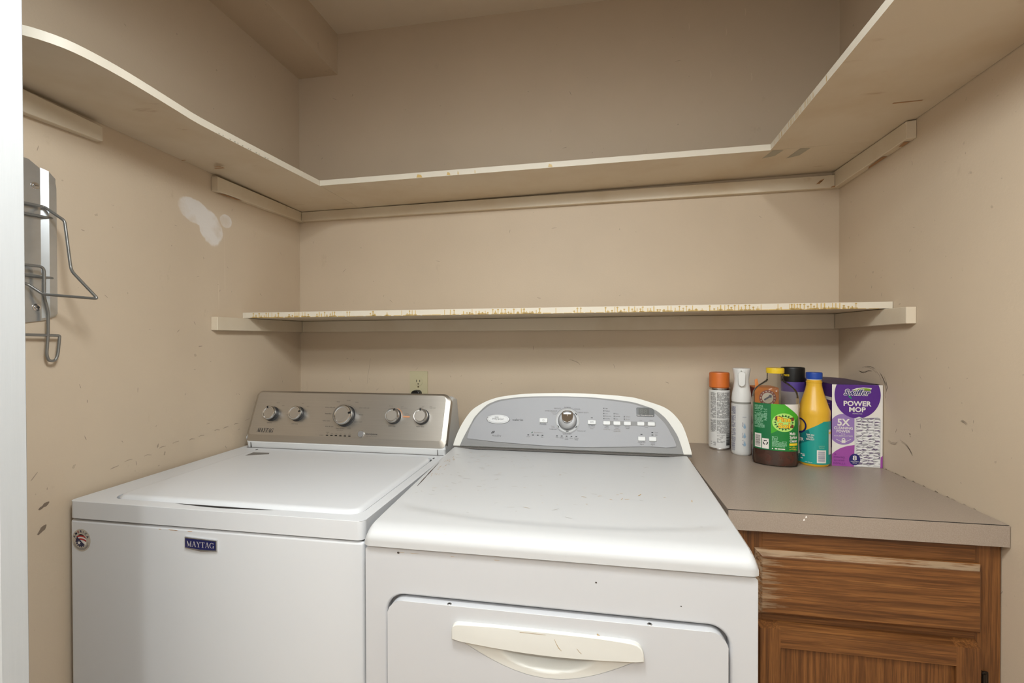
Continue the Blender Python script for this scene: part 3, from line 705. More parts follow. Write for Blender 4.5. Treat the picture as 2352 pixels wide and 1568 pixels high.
# raised face with a broad chamfer
bm.free(); bm = B(); fi = rrect(.041, .021, .7005, .1625, (.008, .008, .012, .010), 7)
ra = [bm.verts.new(wp(u, v, -.020)) for u, v in fo]; rb = [bm.verts.new(wp(u, v, .0015)) for u, v in fo]; rc = [bm.verts.new(wp(u, v, .0075)) for u, v in fi]
n = len(fo)
for a, b in ((ra, rb), (rb, rc)):
    for i in range(n): bm.faces.new((a[i], a[(i+1) % n], b[(i+1) % n], b[i]))
bm.faces.new(rc); bm.faces.new(ra[::-1])
bevel_edges(bm, [e for e in bm.edges if e.verts[0] in rc and e.verts[1] in rc], .0015, 2)
fas = obj('control_panel', bm, M_steel, con, smooth=True, label='brushed stainless control panel')
FD = .0078
def knob(parent, name, x, t, r, h, ang, s, n_, P, pn, big=False):
    """round knob standing on a tilted panel; ang = pointer angle from up (clockwise)"""
    e1 = Vector((1, 0, 0)); o = Vector((x, P.y, P.z))+s*t
    prof = [(r*1.05, 0), (r*1.05, h*.12), (r*.98, h*.2), (r*.98, h*.72), (r*.96, h*.9), (r*.88, h), (r*.76, h*.985), (r*.70, h*.90)]
    bm = B(); rings = []; seg = 44
    for rr, hh in prof: rings.append([bm.verts.new(o+(e1*cos(2*pi*k/seg)+s*sin(2*pi*k/seg))*rr+pn*(FD+hh)) for k in range(seg)])
    for q, (a, b) in enumerate(zip(rings, rings[1:])):
        for k in range(seg):
            f = bm.faces.new((a[k], a[(k+1) % seg], b[(k+1) % seg], b[k])); f.material_index = 1 if q < 3 else 0
    f = bm.faces.new(rings[-1]); f.material_index = 2
    f = bm.faces.new(rings[0][::-1]); f.material_index = 1
    k = obj(name, bm, [M_satin, M_knobside, M_satdisc], parent, smooth=True)
    bm = B(); d = e1*sin(ang)+s*cos(ang); w = e1*cos(ang)-s*sin(ang); hh = FD+h*1.02
    c0 = o+d*r*.66; c1 = o+d*r*.98
    pts = [c0-w*r*.02, c0+d*r*.08-w*r*.1, c1-w*r*.1, c1+w*r*.1, c0+d*r*.08+w*r*.1, c0+w*r*.02]
    lo_ = [bm.verts.new(p+pn*(FD+h*.86)) for p in pts]; hi_ = [bm.verts.new(p+pn*(hh)) for p in pts]
    bm.faces.new(hi_); bm.faces.new(lo_[::-1])
    for i in range(len(pts)): bm.faces.new((lo_[i], lo_[(i+1) % len(pts)], hi_[(i+1) % len(pts)], hi_[i]))
    obj('pointer', bm, M_black, k)
for x, t, r, h, a in ((.1085, .0895, .0232, .022, -.35), (.2012, .0915, .0232, .022, 1.30), (.3723, .0890, .0325, .028, 1.35), (.5368, .0920, .0232, .022, .35), (.6297, .0932, .0232, .022, -.05)):
    knob(fas, 'knob', x, t, r, h, a, ws_s, None, WP0, ws_n)
bm = B(); prism(bm, ellip(.4355, .0338, .0122, .0122, 28), wp, .005, .0095, .0015, 2); prism(bm, ellip(.4355, .0338, .0095, .0095, 28), wp, .0095, .0100, mi=1)
obj('start_button', bm, [M_satin, simple('gray_button', (142, 140, 140), .35, .3)], fas, smooth=True)
P = Print()
serif_word(P, 'MAYTAG', .0975, .0285, .0135, M_inkd, .057, shear=.25)
def tx(t, x, y, h=.0034, m=M_ink, w=None, al='c'): P.text(t, x, y, h, m, w, al)
tx('regular', .121, .1265, .003, M_inkl); tx('heavy', .142, .117, .003, M_inkl); tx('soil level', .107, .0585, .0036)
tx('cool', .211, .1255, .003, M_inkl); tx('warm', .232, .117, .003, M_inkl); tx('hot', .234, .091, .003, M_inkl); tx('cold', .166, .088, .003, M_inkl); tx('wash temp', .199, .0575, .0036)
tx('normal', .372, .1395, .0032); tx('whites', .337, .134, .0032); tx('colors', .402, .134, .0032); tx('whites with soak', .312, .115, .0032, w=.036, al='c'); tx('colors with soak', .431, .116, .0032, w=.036)
tx('PowerWash', .310, .094, .0036, M_inkd, w=.022); tx('delicates', .424, .0935, .0032); tx('bulky items', .309, .071, .0032, w=.026); tx('quick wash', .419, .0705, .0032, w=.026)
tx('drain & spin', .323, .053, .0034, w=.028); tx('rinse', .392, .053, .003); tx('& spin', .393, .0485, .003); tx('clean washer', .362, .0475, .0032, w=.030); tx('with affresh', .362, .042, .0028, M_inkl, w=.022)
P.arc(.3723, .089, .0375, .0375, radians(-130), radians(-35), .0005, M_inkl); P.arc(.3723, .089, .0375, .0375, radians(10), radians(120), .0005, M_inkl)
for k, (a_, b_) in enumerate((('sensing', 'fill'), ('', 'wash'), ('', 'rinse'), ('', 'spin'), ('', 'done'), ('lid', 'locked'))):
    x = .3215+k*.0154; P.rect(x-.004, .0245, x+.004, .0275, M_black, 2); tx(b_, x, .0305, .0026, M_ink)
    if a_: tx(a_, x, .0348, .0026, M_ink)
tx('progress', .302, .0248, .0028)
tx('start/pause', .4715, .0325, .0054, M_inkd, w=.039); tx('hold 3 sec. to cancel', .4715, .0265, .0026, M_inkl, w=.036)
tx('1 rinse', .513, .092, .003, M_inkl); tx('2 rinses', .522, .1245, .003, M_inkl); tx('1 rinse', .558, .124, .003, M_inkl); tx('fabric softener', .567, .119, .0028, M_inkl, w=.022); tx('2 rinses', .577, .1015, .003, M_inkl); tx('fabric softener', .582, .0972, .0028, M_inkl, w=.022)
P.arc(.5368, .092, .0275, .0275, radians(10), radians(75), .0018, M_orangeink); P.rect(.566, .0905, .589, .0950, M_orangeink, 1); tx('extra rinse', .5345, .0605, .0038)
tx('auto', .628, .126, .003, M_inkl); tx('sensing', .624, .1215, .003, M_inkl); tx('deep', .654, .126, .003, M_inkl); tx('water wash', .660, .1215, .003, M_inkl); tx('water level', .6275, .0615, .0040)
P.build('printed_legend', fas, lambda u, v, d: wp(u, v, FD+.0001+d), lift=.0002)
# maker's badge on the front
fx = lambda y0: (lambda u, v, d: (u, y0-d, v))
bm = B(); bp_ = [(.3125, .8395), (.3475, .8350), (.386, .8370), (.3895, .8370), (.3895, .8600), (.3125, .8635)]
bp_ = [(.3125, .8400), (.351, .8355), (.3895, .8385), (.3895, .8610), (.3125, .8640)]
prism(bm, bp_, fx(wyf), -.001, .004, .0018, 2); bd = obj('maker_badge', bm, M_chrome, ws, smooth=True, label='chrome and navy maker badge')
P = Print(); M_navy = simple('navy_enamel', (30, 32, 84), .25)
P.poly([(.3150, .8425), (.3505, .8400), (.3868, .8412), (.3868, .8590), (.3150, .8612)], M_navy, 1); serif_word(P, 'MAYTAG', .3512, .8447, .0115, simple('badge_letter_silver', (206, 200, 196), .35, .2), .065)
P.build('badge_face', bd, fx(wyf-.004))
# round flag sticker
P = Print(); scx, scz, sr = .0456, .8357, .0247
M_sil = simple('silver_foil', (196, 190, 178), .35, .3); M_red = simple('flag_red', (168, 34, 38), .5); M_nv = simple('flag_navy', (34, 38, 72), .5); M_wht = simple('flag_white', (232, 226, 220), .5)
P.poly(ellip(scx, scz, sr, sr, 40), M_sil, 1)
for ch, a, m_ in zip('AMERICA', (158, 134, 112, 90, 71, 50, 26), (M_nv, M_nv, M_red, M_nv, M_nv, M_nv, M_nv)):
    q = radians(a); P.text(ch, scx+.0168*cos(q), scz+.0168*sin(q), .0052, m_, None, 'c', 3, 0, .02, q-pi/2)
rr = .0143
P.poly(ellip(scx, scz-.001, rr, rr, 32), M_wht, 2)
for k, (a0, a1) in enumerate(((-.002, .0015), (.0050, .0082), (.0112, .0142))):
    pts = [(scx-rr+2*rr*i/12, scz-.001+a0+.004*sin(pi*i/12)) for i in range(13)]+[(scx-rr+2*rr*i/12, scz-.001+a1+.004*sin(pi*i/12)) for i in range(12, -1, -1)]
    cl = []
    for x, z in pts:
        d = math.hypot(x-scx, z-(scz-.001)); cl.append((x, z) if d < rr else (scx+(x-scx)/d*rr, scz-.001+(z-scz+.001)/d*rr))
    P.poly(cl, M_red, 3)
gear = []
for i in range(33):
    a = radians(140)+radians(180)*i/32; q = rr*(1.03 if i % 4 < 2 else .86); gear.append((scx+q*cos(a), scz-.001+q*sin(a)))
P.poly(gear, M_nv, 4)
star = []
for i in range(10):
    a = pi/2+i*pi/5; q = .0052 if i % 2 == 0 else .0021; star.append((scx-.0045+q*cos(a), scz-.0055+q*sin(a)))
P.poly(star, M_wht, 5)
P.arc(scx, scz, .0187, .0187, radians(195), radians(350), .0006, M_nv, 3); P.arc(scx, scz, .0208, .0208, radians(205), radians(335), .0006, M_nv, 3)
P.build('flag_sticker', ws, fx(wyf), label='round silver flag sticker')

# ================================================================== DRYER
dx0, dx1, dyf, dyb = .7335, 1.4195, -.8742, -.190
dy = root('dryer', (1.0765, -.53, 0), 'white dryer with an arched silver control panel and scratched top', 'dryer')
SEAM = .8885
bm = B()
# front shell with door opening
do = rrect(.7765, .20, 1.3768, .8025, .034, 7)
of = rrect(dx0, .03, dx1, SEAM, (.004, .004, .009, .009), 3)
ov = [bm.verts.new((x, dyf, z)) for x, z in of]; iv = [bm.verts.new((x, dyf, z)) for x, z in do]
oe = [bm.edges.new((ov[i], ov[(i+1) % len(ov)])) for i in range(len(ov))]; ie = [bm.edges.new((iv[i], iv[(i+1) % len(iv)])) for i in range(len(iv))]
bmesh.ops.triangle_fill(bm, edges=oe+ie, use_beauty=True)
bk = [bm.verts.new((x, dyb, z)) for x, z in of]
for i in range(len(ov)): bm.faces.new((ov[i], ov[(i+1) % len(ov)], bk[(i+1) % len(ov)], bk[i]))
bm.faces.new(bk)
rc_ = [bm.verts.new((x, dyf+.022, z)) for x, z in do]
for i in range(len(iv)): bm.faces.new((iv[i], iv[(i+1) % len(iv)], rc_[(i+1) % len(iv)], rc_[i]))
bm.faces.new(rc_)
bevel_edges(bm, oe, .006, 3); 
ie2 = [e for e in bm.edges if len(e.link_faces) == 2 and abs(e.verts[0].co.y-dyf) < 1e-5 and abs(e.verts[1].co.y-dyf) < 1e-5 and all(.77 < v.co.x < 1.38 and .19 < v.co.z < .81 for v in e.verts) and any(abs(f.normal.y) < .3 for f in e.link_faces)]
bevel_edges(bm, ie2, .005, 3)
M_chip = simple('dark_chip', (70, 62, 56), .8)
for x, z, w in ((.7993, .8805, .0025), (1.1603, .8572, .0017), (1.30, .83, .0012), (.95, .75, .001)): bm.faces.new([bm.verts.new((x+w*cos(a), dyf-.0004, z+w*.8*sin(a))) for a in [i*pi/4 for i in range(8)]]).material_index = 1
for x, w in ((.80, .012), (.822, .02), (.90, .008), (.98, .012)):
    quad(bm, [(x, dyf-.0004, SEAM-.0066), (x+w, dyf-.0004, SEAM-.0066), (x+w*.8, dyf-.0004, SEAM-.0072), (x+w*.2, dyf-.0004, SEAM-.0075)], 2)
M_rust2 = simple('rust_smear', (192, 172, 146), .8)
obj('cabinet', bm, [M_enam2, M_chip, M_rust2], dy, smooth=True)
bm = B(); box(bm, (dx0+.01, dyf+.012, 0), (dx1-.01, dyb-.01, .03)); obj('base', bm, M_dark, dy)
bm = B(); box(bm, (dx0+.004, dyf+.004, SEAM-.001), (dx1-.004, dyb-.004, SEAM+.004)); obj('seam_shade_strip', bm, simple('seam_shadow_gap', (60, 44, 32), .8), dy)  # brown strip colours in the shade between cabinet and top
# top: rises to the rear, dished behind a rolled front lip
bm = B(); nx, ny = 64, 70
ys = []
for j in range(ny+1):
    t = j/ny; ys.append(t)
def topz(x, y):
    u = (x-dx0)/(dx1-dx0); base = .9505-(-.33-y)*0 if y > -.33 else .9505-.0235*((-.33-y)/.52)**1.25
    yarc = -.825+.050*abs(2*(u-.52))**2.2
    t = (y-yarc)/.020; t = max(0, min(1, t)); st = t*t*(3-2*t)
    side = min(1, min(x-dx0, dx1-x)/.075); side = side*side*(3-2*side)
    return base-.0060*st*side
prof = []   # front roll: (y, drop-blend)
def surf(i, j):
    u = i/nx; u = .5-.5*cos(pi*u)*.6-(.5-u)*.4; x = dx0-.001+(dx1-dx0+.002)*u
    v = j/ny
    if v < .30:     # rolled front edge, from the seam up
        a = v/.30; th = a*pi/2; R1 = .026; R2 = .036
        zt = topz(x, -.848); z0 = SEAM+.003; h = zt-z0
        if a < .3: y = dyf-.006; z = z0+h*.30*(a/.3)
        else:
            q = (a-.3)/.7*pi/2; y = dyf-.006+R2*(1-cos(q)) ; z = z0+h*.30+h*.70*sin(q)
    else:
        y = -.8442+(-.19+.8442)*((v-.30)/.70); z = topz(x, y)
    d = min(x-(dx0-.001), (dx1+.001)-x); e = max(0, 1-d/.012); z -= (z-(SEAM+.003))*.42*e**2.2
    if v < .3: y += .006*e**2
    return (x, y, z)
g = [[bm.verts.new(surf(i, j)) for i in range(nx+1)] for j in range(ny+1)]
for j in range(ny):
    for i in range(nx): bm.faces.new((g[j][i], g[j][i+1], g[j+1][i+1], g[j+1][i]))
for col in (0, nx):
    lowv = [bm.verts.new((g[j][col].co.x, g[j][col].co.y, SEAM+.003)) for j in range(ny+1)]
    for j in range(ny):
        if (g[j][col].co-lowv[j].co).length < 1e-6: continue
        bm.faces.new((g[j][col], g[j+1][col], lowv[j+1], lowv[j]))
bmesh.ops.remove_doubles(bm, verts=bm.verts, dist=1e-6)
zt = lambda x, y: (x, y, topz(x, y)+.0005)
random.seed(11)
for k in range(90):     # scuffs and rust flecks on the lid
    if k < 55: x, y = dx0+.03+abs(random.gauss(0, .16)), random.uniform(-.74, -.36)
    else: x, y = random.uniform(dx0+.05, dx1-.05), random.uniform(-.8, -.36)
    if x > dx1-.03: continue
    a = random.uniform(-.5, .8); l = random.uniform(.003, .02)
    wobble_stroke(bm, [(x+cos(a)*l*t, y+sin(a)*l*t) for t in (0, .3, .6, 1)], random.uniform(.0006, .0014), random.choice((1, 2, 1)), zt)
for (x, y, l, a) in ((1.165, -.655, .010, .5), (1.190, -.668, .006, -.3), (1.205, -.640, .006, .2), (1.213, -.632, .008, .3), (1.214, -.668, .012, 1.2), (1.222, -.664, .010, .2), (1.252, -.640, .014, 1.0), (1.305, -.640, .005, 0), (1.140, -.700, .004, 0), (1.130, -.660, .012, -.4), (1.072, -.53, .005, 0), (1.36, -.66, .012, 1.4)):
    wobble_stroke(bm, [(x+cos(a)*l*t, y+sin(a)*l*t) for t in (0, .35, .7, 1)], random.uniform(.0012, .0026), 3, zt)
wobble_stroke(bm, [(.7540-.0006*i, -.665+.017*i) for i in range(11)], .0026, 4, zt)
for k in range(22):
    y = random.uniform(-.60, -.44); x = .757+abs(random.gauss(0, .010)); wobble_stroke(bm, [(x, y), (x+.0015, y+.004), (x+.001, y+.012)], random.uniform(.0004, .0010), 3, zt)
obj('top_panel', bm, [M_enamtop, simple('gray_scratch', (158, 152, 142), .7), simple('tan_scratch', (182, 160, 126), .7), simple('rust_fleck', (186, 148, 88), .8), simple('rust_crack', (64, 42, 28), .8)], dy, smooth=True)
# arched console
DP0, DP1 = Vector((0, -.33, .9505)), Vector((0, -.275, 1.1075)); ds = (DP1-DP0).normalized(); dn = Vector((1, 0, 0)).cross(ds)
if dn.y > 0: dn = -dn
def dp(u, v, d): p = DP0+ds*v+dn*d; return (u-.002, p.y, p.z)
outer = [(.7394, 0), (.7464, .0284), (.7574, .0578), (.7727, .0869), (.7862, .106), (.8014, .1198), (.8329, .1384), (.8725, .1523), (.9292, .1616), (.976, .1654), (1.0242, .1675), (1.0765, .1687), (1.1263, .1683), (1.2069, .1652), (1.246, .162), (1.282, .1573), (1.3397, .1399), (1.3645, .129), (1.3814, .1156), (1.396, .098), (1.4077, .0778), (1.4193, .0381), (1.4272, 0)]
rim = [(.7613, .0012), (.7700, .0245), (.7800, .0466), (.7912, .070), (.8025, .0915), (.8327, .1243), (.8550, .1365), (.8798, .1448), (.9508, .1544), (1.0456, .1579), (1.1110, .1577), (1.1687, .1556), (1.2591, .1467), (1.2980, .1370), (1.3311, .1244), (1.3520, .1090), (1.3670, .0919), (1.3877, .0576), (1.3975, .030), (1.4045, .0012)]
face = [(.7816, .0217), (.7920, .0595), (.8119, .0950), (.8425, .1230), (.8660, .1345), (.8934, .1419), (.9573, .1503), (1.0458, .1541), (1.1110, .1538), (1.1691, .1510), (1.2589, .1411), (1.2930, .1320), (1.3226, .1192), (1.3557, .0872), (1.3738, .0540), (1.3860, .0199), (1.3200, .0190), (1.2558, .0164), (1.1800, .0125), (1.1094, .0100), (1.0300, .0105), (.9573, .0127), (.8629, .0170)]
outer = catmull(outer, 4); rim = catmull(rim, 4); face = catmull(face, 4)
bm = B(); prism(bm, outer[::-1], dp, -.085, .006, .004, 3); cs = obj('console', bm, M_cream, dy, smooth=True, label='off-white arched console housing')
bm = B(); prism(bm, rim[::-1], dp, .004, .0078, .0012, 2); rm = obj('panel_rim', bm, M_silverrim, cs, smooth=True)
bm = B(); prism(bm, face, dp, .0060, .0105, .0038, 4); pf = obj('control_panel', bm, M_silver, cs, smooth=True, label='silver arched control panel')
bm = B(); box(bm, (.738, -.338, .9465), (1.423, -.30, .9512)); obj('console_seam', bm, simple('gray_gap', (96, 92, 88), .8), cs)
QD = .0105
# maker's oval emblem
bm = B(); prism(bm, ellip(.8747, .0834, .0362, .0135, 48), dp, QD-.002, QD+.0030, .0026, 3); em = obj('maker_emblem', bm, simple('emblem_silver', (168, 168, 168), .3, .5), pf, smooth=True, label='oval chrome maker emblem')
P = Print(); P.poly(ellip(.8747, .0836, .0298, .0098, 44), simple('emblem_white', (208, 208, 208), .4), 1)
P.text('Whirlpool', .8745, .0815, .0052, M_inkd, .034, 'c', 2, .25); P.arc(.8755, .0836, .0098, .0068, radians(20), radians(165), .0005, M_satdisc, 2); P.arc(.8765, .0836, .0098, .0068, radians(200), radians(345), .0005, M_satdisc, 2); P.line(.864, .0895, .876, .0895, .0012, M_inkd, 3)
P.build('emblem_face', em, lambda u, v, d: dp(u, v, QD+.0031+d))
# dial
def dpl(cx, cy): return (lambda u, v, d: dp(cx+u, cy+v, QD+d))
ring = []
bm = B(); f0 = dpl(1.0826, .0855); seg = 56
prs = [(.0355, -.001), (.0355, .0012), (.0335, .0022), (.0300, .0010), (.0285, .0010), (.0275, .0085), (.0255, .0125), (.020, .0145), (0, .0150)]
rings = [[bm.verts.new(f0(r*cos(2*pi*k/seg), r*sin(2*pi*k/seg), h)) for k in range(seg)] if r else [bm.verts.new(f0(0, 0, h))] for r, h in prs]
for q, (a, b) in enumerate(zip(rings, rings[1:])):
    for k in range(seg):
        f = bm.faces.new((a[k], a[(k+1) % seg], b[(k+1) % seg], b[k]) if len(b) > 1 else (a[k], a[(k+1) % seg], b[0])); f.material_index = 0 if q < 4 else 1
bm.faces.new(rings[0][::-1])
dial = obj('dial', bm, [simple('light_silver_ring', (188, 188, 188), .4, .2), simple('gray_dial_dome', (142, 142, 143), .32, .5)], pf, smooth=True)
gl = dpl(1.0828, .0845)
def gtilt(u, v, d): return gl(u, v, d-(.34*(v+.0085)+1.2*u*u if d > .01 else 0))
bm = B(); prism(bm, rrect(-.0165, -.0085, .0165, .0285, (.016, .016, .009, .009), 8), gtilt, .003, .0235, .0022, 3)
gp = obj('dial_grip', bm, M_chrome, dial, smooth=True)
bm = B(); box_ = [(-.0004, .012), (.0004, .012), (.0004, .026), (-.0004, .026)]; prism(bm, box_, gtilt, .0232, .0238); obj('grip_mark', bm, M_wht, gp)
for a in (38, -35, -90, -145):
    P = Print(); q = radians(a); c0 = (1.0826+.0318*cos(q), .0855+.0318*sin(q)); tx_, ty_ = -sin(q), cos(q)
    P.line(c0[0]-tx_*.0038, c0[1]-ty_*.0038, c0[0]+tx_*.0038, c0[1]+ty_*.0038, .0026, M_black, 1)
    P.build('indicator_window', dial, lambda u, v, d: dp(u, v, QD+.0024+d))
def button(x, y, w=.0205, h=.0115):
    bm = B(); prism(bm, rrect(x-w/2, y-h/2, x+w/2, y+h/2, .0022, 3), dp, QD-.002, QD+.0042, .0022, 3); return obj('button', bm, M_plast, pf, smooth=True)
for x, y, w, h in ((1.012, .0838, .024, .0135), (1.1533, .0822, .024, .0125), (1.1956, .0815, .0205, .0115), (1.2246, .0815, .0205, .0115), (1.2539, .0817, .0205, .0115), (1.2914, .0817, .0205, .0115), (1.3206, .0820, .0205, .0115), (1.2923, .0395, .021, .0125), (1.3223, .0397, .021, .0125)): button(x, y, w, h)
bm = B(); prism(bm, rrect(1.2802, .1028, 1.3300, .1290, (.004, .004, .012, .004), 6), dp, QD-.001, QD+.0012, .0008, 1); dsp = obj('display', bm, simple('dark_display', (62, 64, 66), .2), pf, smooth=True)
P = Print(); P.rect(1.2862, .1090, 1.3155, .1272, simple('display_glass', (44, 46, 42), .15), 1); P.text('Est. Time Remaining', 1.3050, .1050, .0026, M_wht, .043)
P.text('88', 1.3005, .1115, .0125, simple('dim_segment', (64, 66, 58), .3), .02, 'c', 2)
P.build('display_face', dsp, lambda u, v, d: dp(u, v, QD+.0013+d))
P = Print()
P.text('cabrio', .9348, .0805, .0065, M_inkd, .032); 
lf = [(.8555, .0395), (.8565, .0435), (.8600, .0470), (.8660, .0490), (.8665, .0450), (.8630, .0415), (.8585, .0400)]
P.poly(lf, M_inkd, 2); P.line(.8555, .0385, .8650, .0475, .0006, M_silver, 3); P.text('AccuDry', .8732, .0322, .0052, M_ink, .0275)
P.text('POWER', 1.0112, .0705, .0045, M_inkd, .0195); P.arc(1.012, .0838, .0026, .0026, radians(120), radians(420), .0006, M_inkl, 22); P.line(1.012, .0838, 1.012, .0872, .0006, M_inkl, 22)
for t_, x, y, h, w in (('NORMAL', 1.0826, .1225, .0036, .020), ('DELICATE', 1.0520, .1190, .0034, .020), ('EXTRA DELICATE', 1.0335, .1110, .0034, .036), ('CASUAL', 1.1110, .1185, .0034, .018), ('HEAVY DUTY', 1.1290, .1085, .0034, .030), ('TOUCH UP', 1.1235, .0545, .0034, .024), ('QUICK DRY', 1.0826, .0448, .0036, .026), ('TIMED DRY', 1.0415, .0570, .0034, .024)):
    P.text(t_, x, y, h, M_ink, w)
P.text('Automatic', 1.0420, .1060, .0026, M_inkl, .014); P.text('Cycles', 1.0440, .1020, .0026, M_inkl); P.text('Manual', 1.0395, .0665, .0026, M_inkl); P.text('Cycles', 1.0410, .0625, .0026, M_inkl)
P.arc(1.0826, .0855, .0375, .0375, radians(35), radians(150), .0005, M_ink); P.arc(1.0826, .0855, .0375, .0375, radians(215), radians(325), .0005, M_ink)
P.text('START', 1.1533, .0705, .0046, M_inkd, .018); P.text('Hold 3 sec', 1.1533, .0668, .0022, M_inkl, .018); P.text('Pause', 1.1533, .0630, .0026, M_inkl)
P.rect(1.1506, .0944, 1.1560, .0966, M_black, 2); P.text('D/II', 1.1533, .0805, .0045, M_ink, .009, 'c', 22)
for k, t_ in enumerate(('High', 'Medium', 'Low', 'Extra Low', 'Air Dry')):
    y = .1241-k*.0075; P.rect(1.1868, y-.0017, 1.1892, y+.0017, M_black, 2); P.text(t_, 1.1915, y-.0014, .0030, M_ink, None, 'l')
for k, t_ in enumerate(('More', 'Normal', 'Less')):
    y = .1090-k*.0073; P.rect(1.2158, y-.0017, 1.2182, y+.0017, M_black, 2); P.text(t_, 1.2205, y-.0014, .0030, M_ink, None, 'l')
for k, t_ in enumerate(('120 min', '60 min')):
    y = .1012-k*.0073; P.rect(1.2446, y-.0017, 1.2470, y+.0017, M_black, 2); P.text(t_, 1.2492, y-.0014, .0030, M_inkl, None, 'l')
P.rect(1.1850, .0755, 1.3320, .0880, M_silverrim, 1)
for x, ts in ((1.1956, ('Temp', 'Manual', 'Cycles only')), (1.2246, ('Dryness', 'Level', 'Automatic', 'Cycles only')), (1.2539, ('Wrinkle', 'Shield')), (1.3060, ('Time',))):
    for k, t_ in enumerate(ts): P.text(t_, x, .0710-k*.0047, .0030, M_ink if k < 2 else M_inkl)
P.text('Less', 1.2914, .0905, .0030, M_inkl); P.text('More', 1.3206, .0910, .0030, M_inkl)
for x, y in ((1.2923, .0520), (1.3223, .0585), (1.3223, .0513)): P.rect(x-.0026, y-.0012, x+.0026, y+.0012, M_black, 2)
P.text('Loud', 1.3335, .0572, .0030, M_ink); P.text('Soft', 1.3328, .0500, .0030, M_ink)
for x, ts in ((1.2923, ('Damp Dry', 'Signal')), (1.3223, ('Cycle', 'Signal'))):
    for k, t_ in enumerate(ts): P.text(t_, x, .0282-k*.0050, .0034, M_ink)
for k in range(4):
    x = .9682+k*.0141; P.rect(x-.0026, .0386, x+.0026, .0412, M_black, 2)
P.line(.9682, .0399, 1.0106, .0399, .0004, M_inkl, 1); P.text('Good', .9680, .0335, .0028, M_ink); P.text('Best', 1.0100, .0335, .0028, M_ink); P.text('Eco Monitor', .9985, .0462, .0032, M_inkl, .025)
P.poly([(.9765, .0455), (.9775, .0480), (.9810, .0498), (.9818, .0478), (.9795, .0458)], simple('leaf_green', (84, 104, 92), .6), 2)
for k, ts in enumerate((('Wet',), ('Damp',), ('Cool', 'Down'), ('Done',), ('Wrinkle', 'Shield'))):
    x = 1.0529+k*.0140; P.rect(x-.0024, .0386, x+.0024, .0410, M_black, 2)
    for j, t_ in enumerate(ts): P.text(t_, x, .0338-j*.0043, .0028, M_ink)
P.build('printed_legend', pf, lambda u, v, d: dp(u, v, QD+.0001+d), lift=.0002)
# door with opening for the handle scoop
bm = B(); dd = rrect(.7815, .206, 1.3718, .7975, .030, 8); ydf = dyf-.010
hb = [(.9175+.0+.314*i/20, .7565-.0045*sin(pi*i/20)-.0) for i in range(21)]
def arcz(x): t = (x-.9185)/(1.2330-.9185); return .7392-.0515*math.sin(pi*max(0, min(1, t)))**.95
lens = [(x, .7392) for x in [.9185+.3145*i/24 for i in range(25)]]
lens_lo = [(x, arcz(x)) for x, _ in lens][1:-1]
hole = lens+lens_lo[::-1]
ov = [bm.verts.new((x, ydf, z)) for x, z in dd]; iv = [bm.verts.new((x, ydf, z)) for x, z in hole]
oe = [bm.edges.new((ov[i], ov[(i+1) % len(ov)])) for i in range(len(ov))]; ie = [bm.edges.new((iv[i], iv[(i+1) % len(iv)])) for i in range(len(iv))]
bmesh.ops.triangle_fill(bm, edges=oe+ie, use_beauty=True)
bk = [bm.verts.new((x, dyf+.018, z)) for x, z in dd]
for i in range(len(ov)): bm.faces.new((ov[i], ov[(i+1) % len(ov)], bk[(i+1) % len(ov)], bk[i]))
bm.faces.new(bk)
bevel_edges(bm, oe, .008, 4)
for x, z in ((1.162, .775), (1.165, .772)): wobble_stroke(bm, [(x, z), (x+.003, z-.004), (x+.005, z-.006)], .004, 1, lambda u, v: (u, ydf-.0004, v))
door = obj('door', bm, [M_enam2, simple('tan_scratch', (182, 160, 126), .7)], dy, smooth=True)
for x in (.8992, 1.2487):
    bm = B(); prism(bm, ellip(0, 0, .0042, .0042, 18), lambda u, v, d, x=x: (x+u, ydf+.0045+v, .7975+d), -.002, .0010, .0006, 1); prism(bm, ellip(0, 0, .0022, .0022, 10), lambda u, v, d, x=x: (x+u, ydf+.0045+v, .7975+d), .0010, .0014, mi=1); obj('screw', bm, [M_satin, M_dark], door, smooth=True)
# handle: scoop bowl (in the opening) + grip strip
bm = B(); n1, n2 = 48, 22; gv = []
for i in range(n1+1):
    x = .9185+.3145*i/n1; zlo_ = arcz(x); row = []
    for j in range(n2+1):
        t = j/n2; z = zlo_+(.7420-zlo_)*t
        e = ((x-1.0760)/.086)**2+((z-.7420)/.0430)**2
        dep = .0005+(.024*max(0, 1-e**1.6) if e < 1 else 0)
        row.append(bm.verts.new((x, ydf+dep, z)))
    gv.append(row)
for i in range(n1):
    for j in range(n2): bm.faces.new((gv[i][j], gv[i+1][j], gv[i+1][j+1], gv[i][j+1]))
bmesh.ops.remove_doubles(bm, verts=bm.verts, dist=1e-6)
hd = obj('handle', bm, M_cream, door, smooth=True, label='off-white recessed handle')
bm = B(); top_ = [(.9068, .7428), (.9068, .7600), (.9085, .7660), (.9125, .7695), (.9180, .7712), (.98, .7722), (1.0765, .7726), (1.17, .7720), (1.2170, .7710), (1.2275, .7685), (1.2345, .7630), (1.2380, .7545), (1.2387, .7410)]
bot_ = [(1.2387-.3319*i/24, .7412+.0014*i/24-.0085*sin(pi*i/24)) for i in range(1, 24)]
prism(bm, top_+bot_, fx(ydf), -.001, .0095, .0024, 3)
for pts in ([(1.09, .764), (1.0925, .758), (1.097, .750), (1.102, .745)], [(1.128, .752), (1.132, .747), (1.136, .744)], [(1.03, .7695), (1.05, .7697), (1.075, .7696)]):
    wobble_stroke(bm, pts, .0013, 1, lambda u, v: (u, ydf-.0098, v))
obj('grip_bar', bm, [M_cream, simple('tan_scratch', (182, 160, 126), .7)], hd, smooth=True)

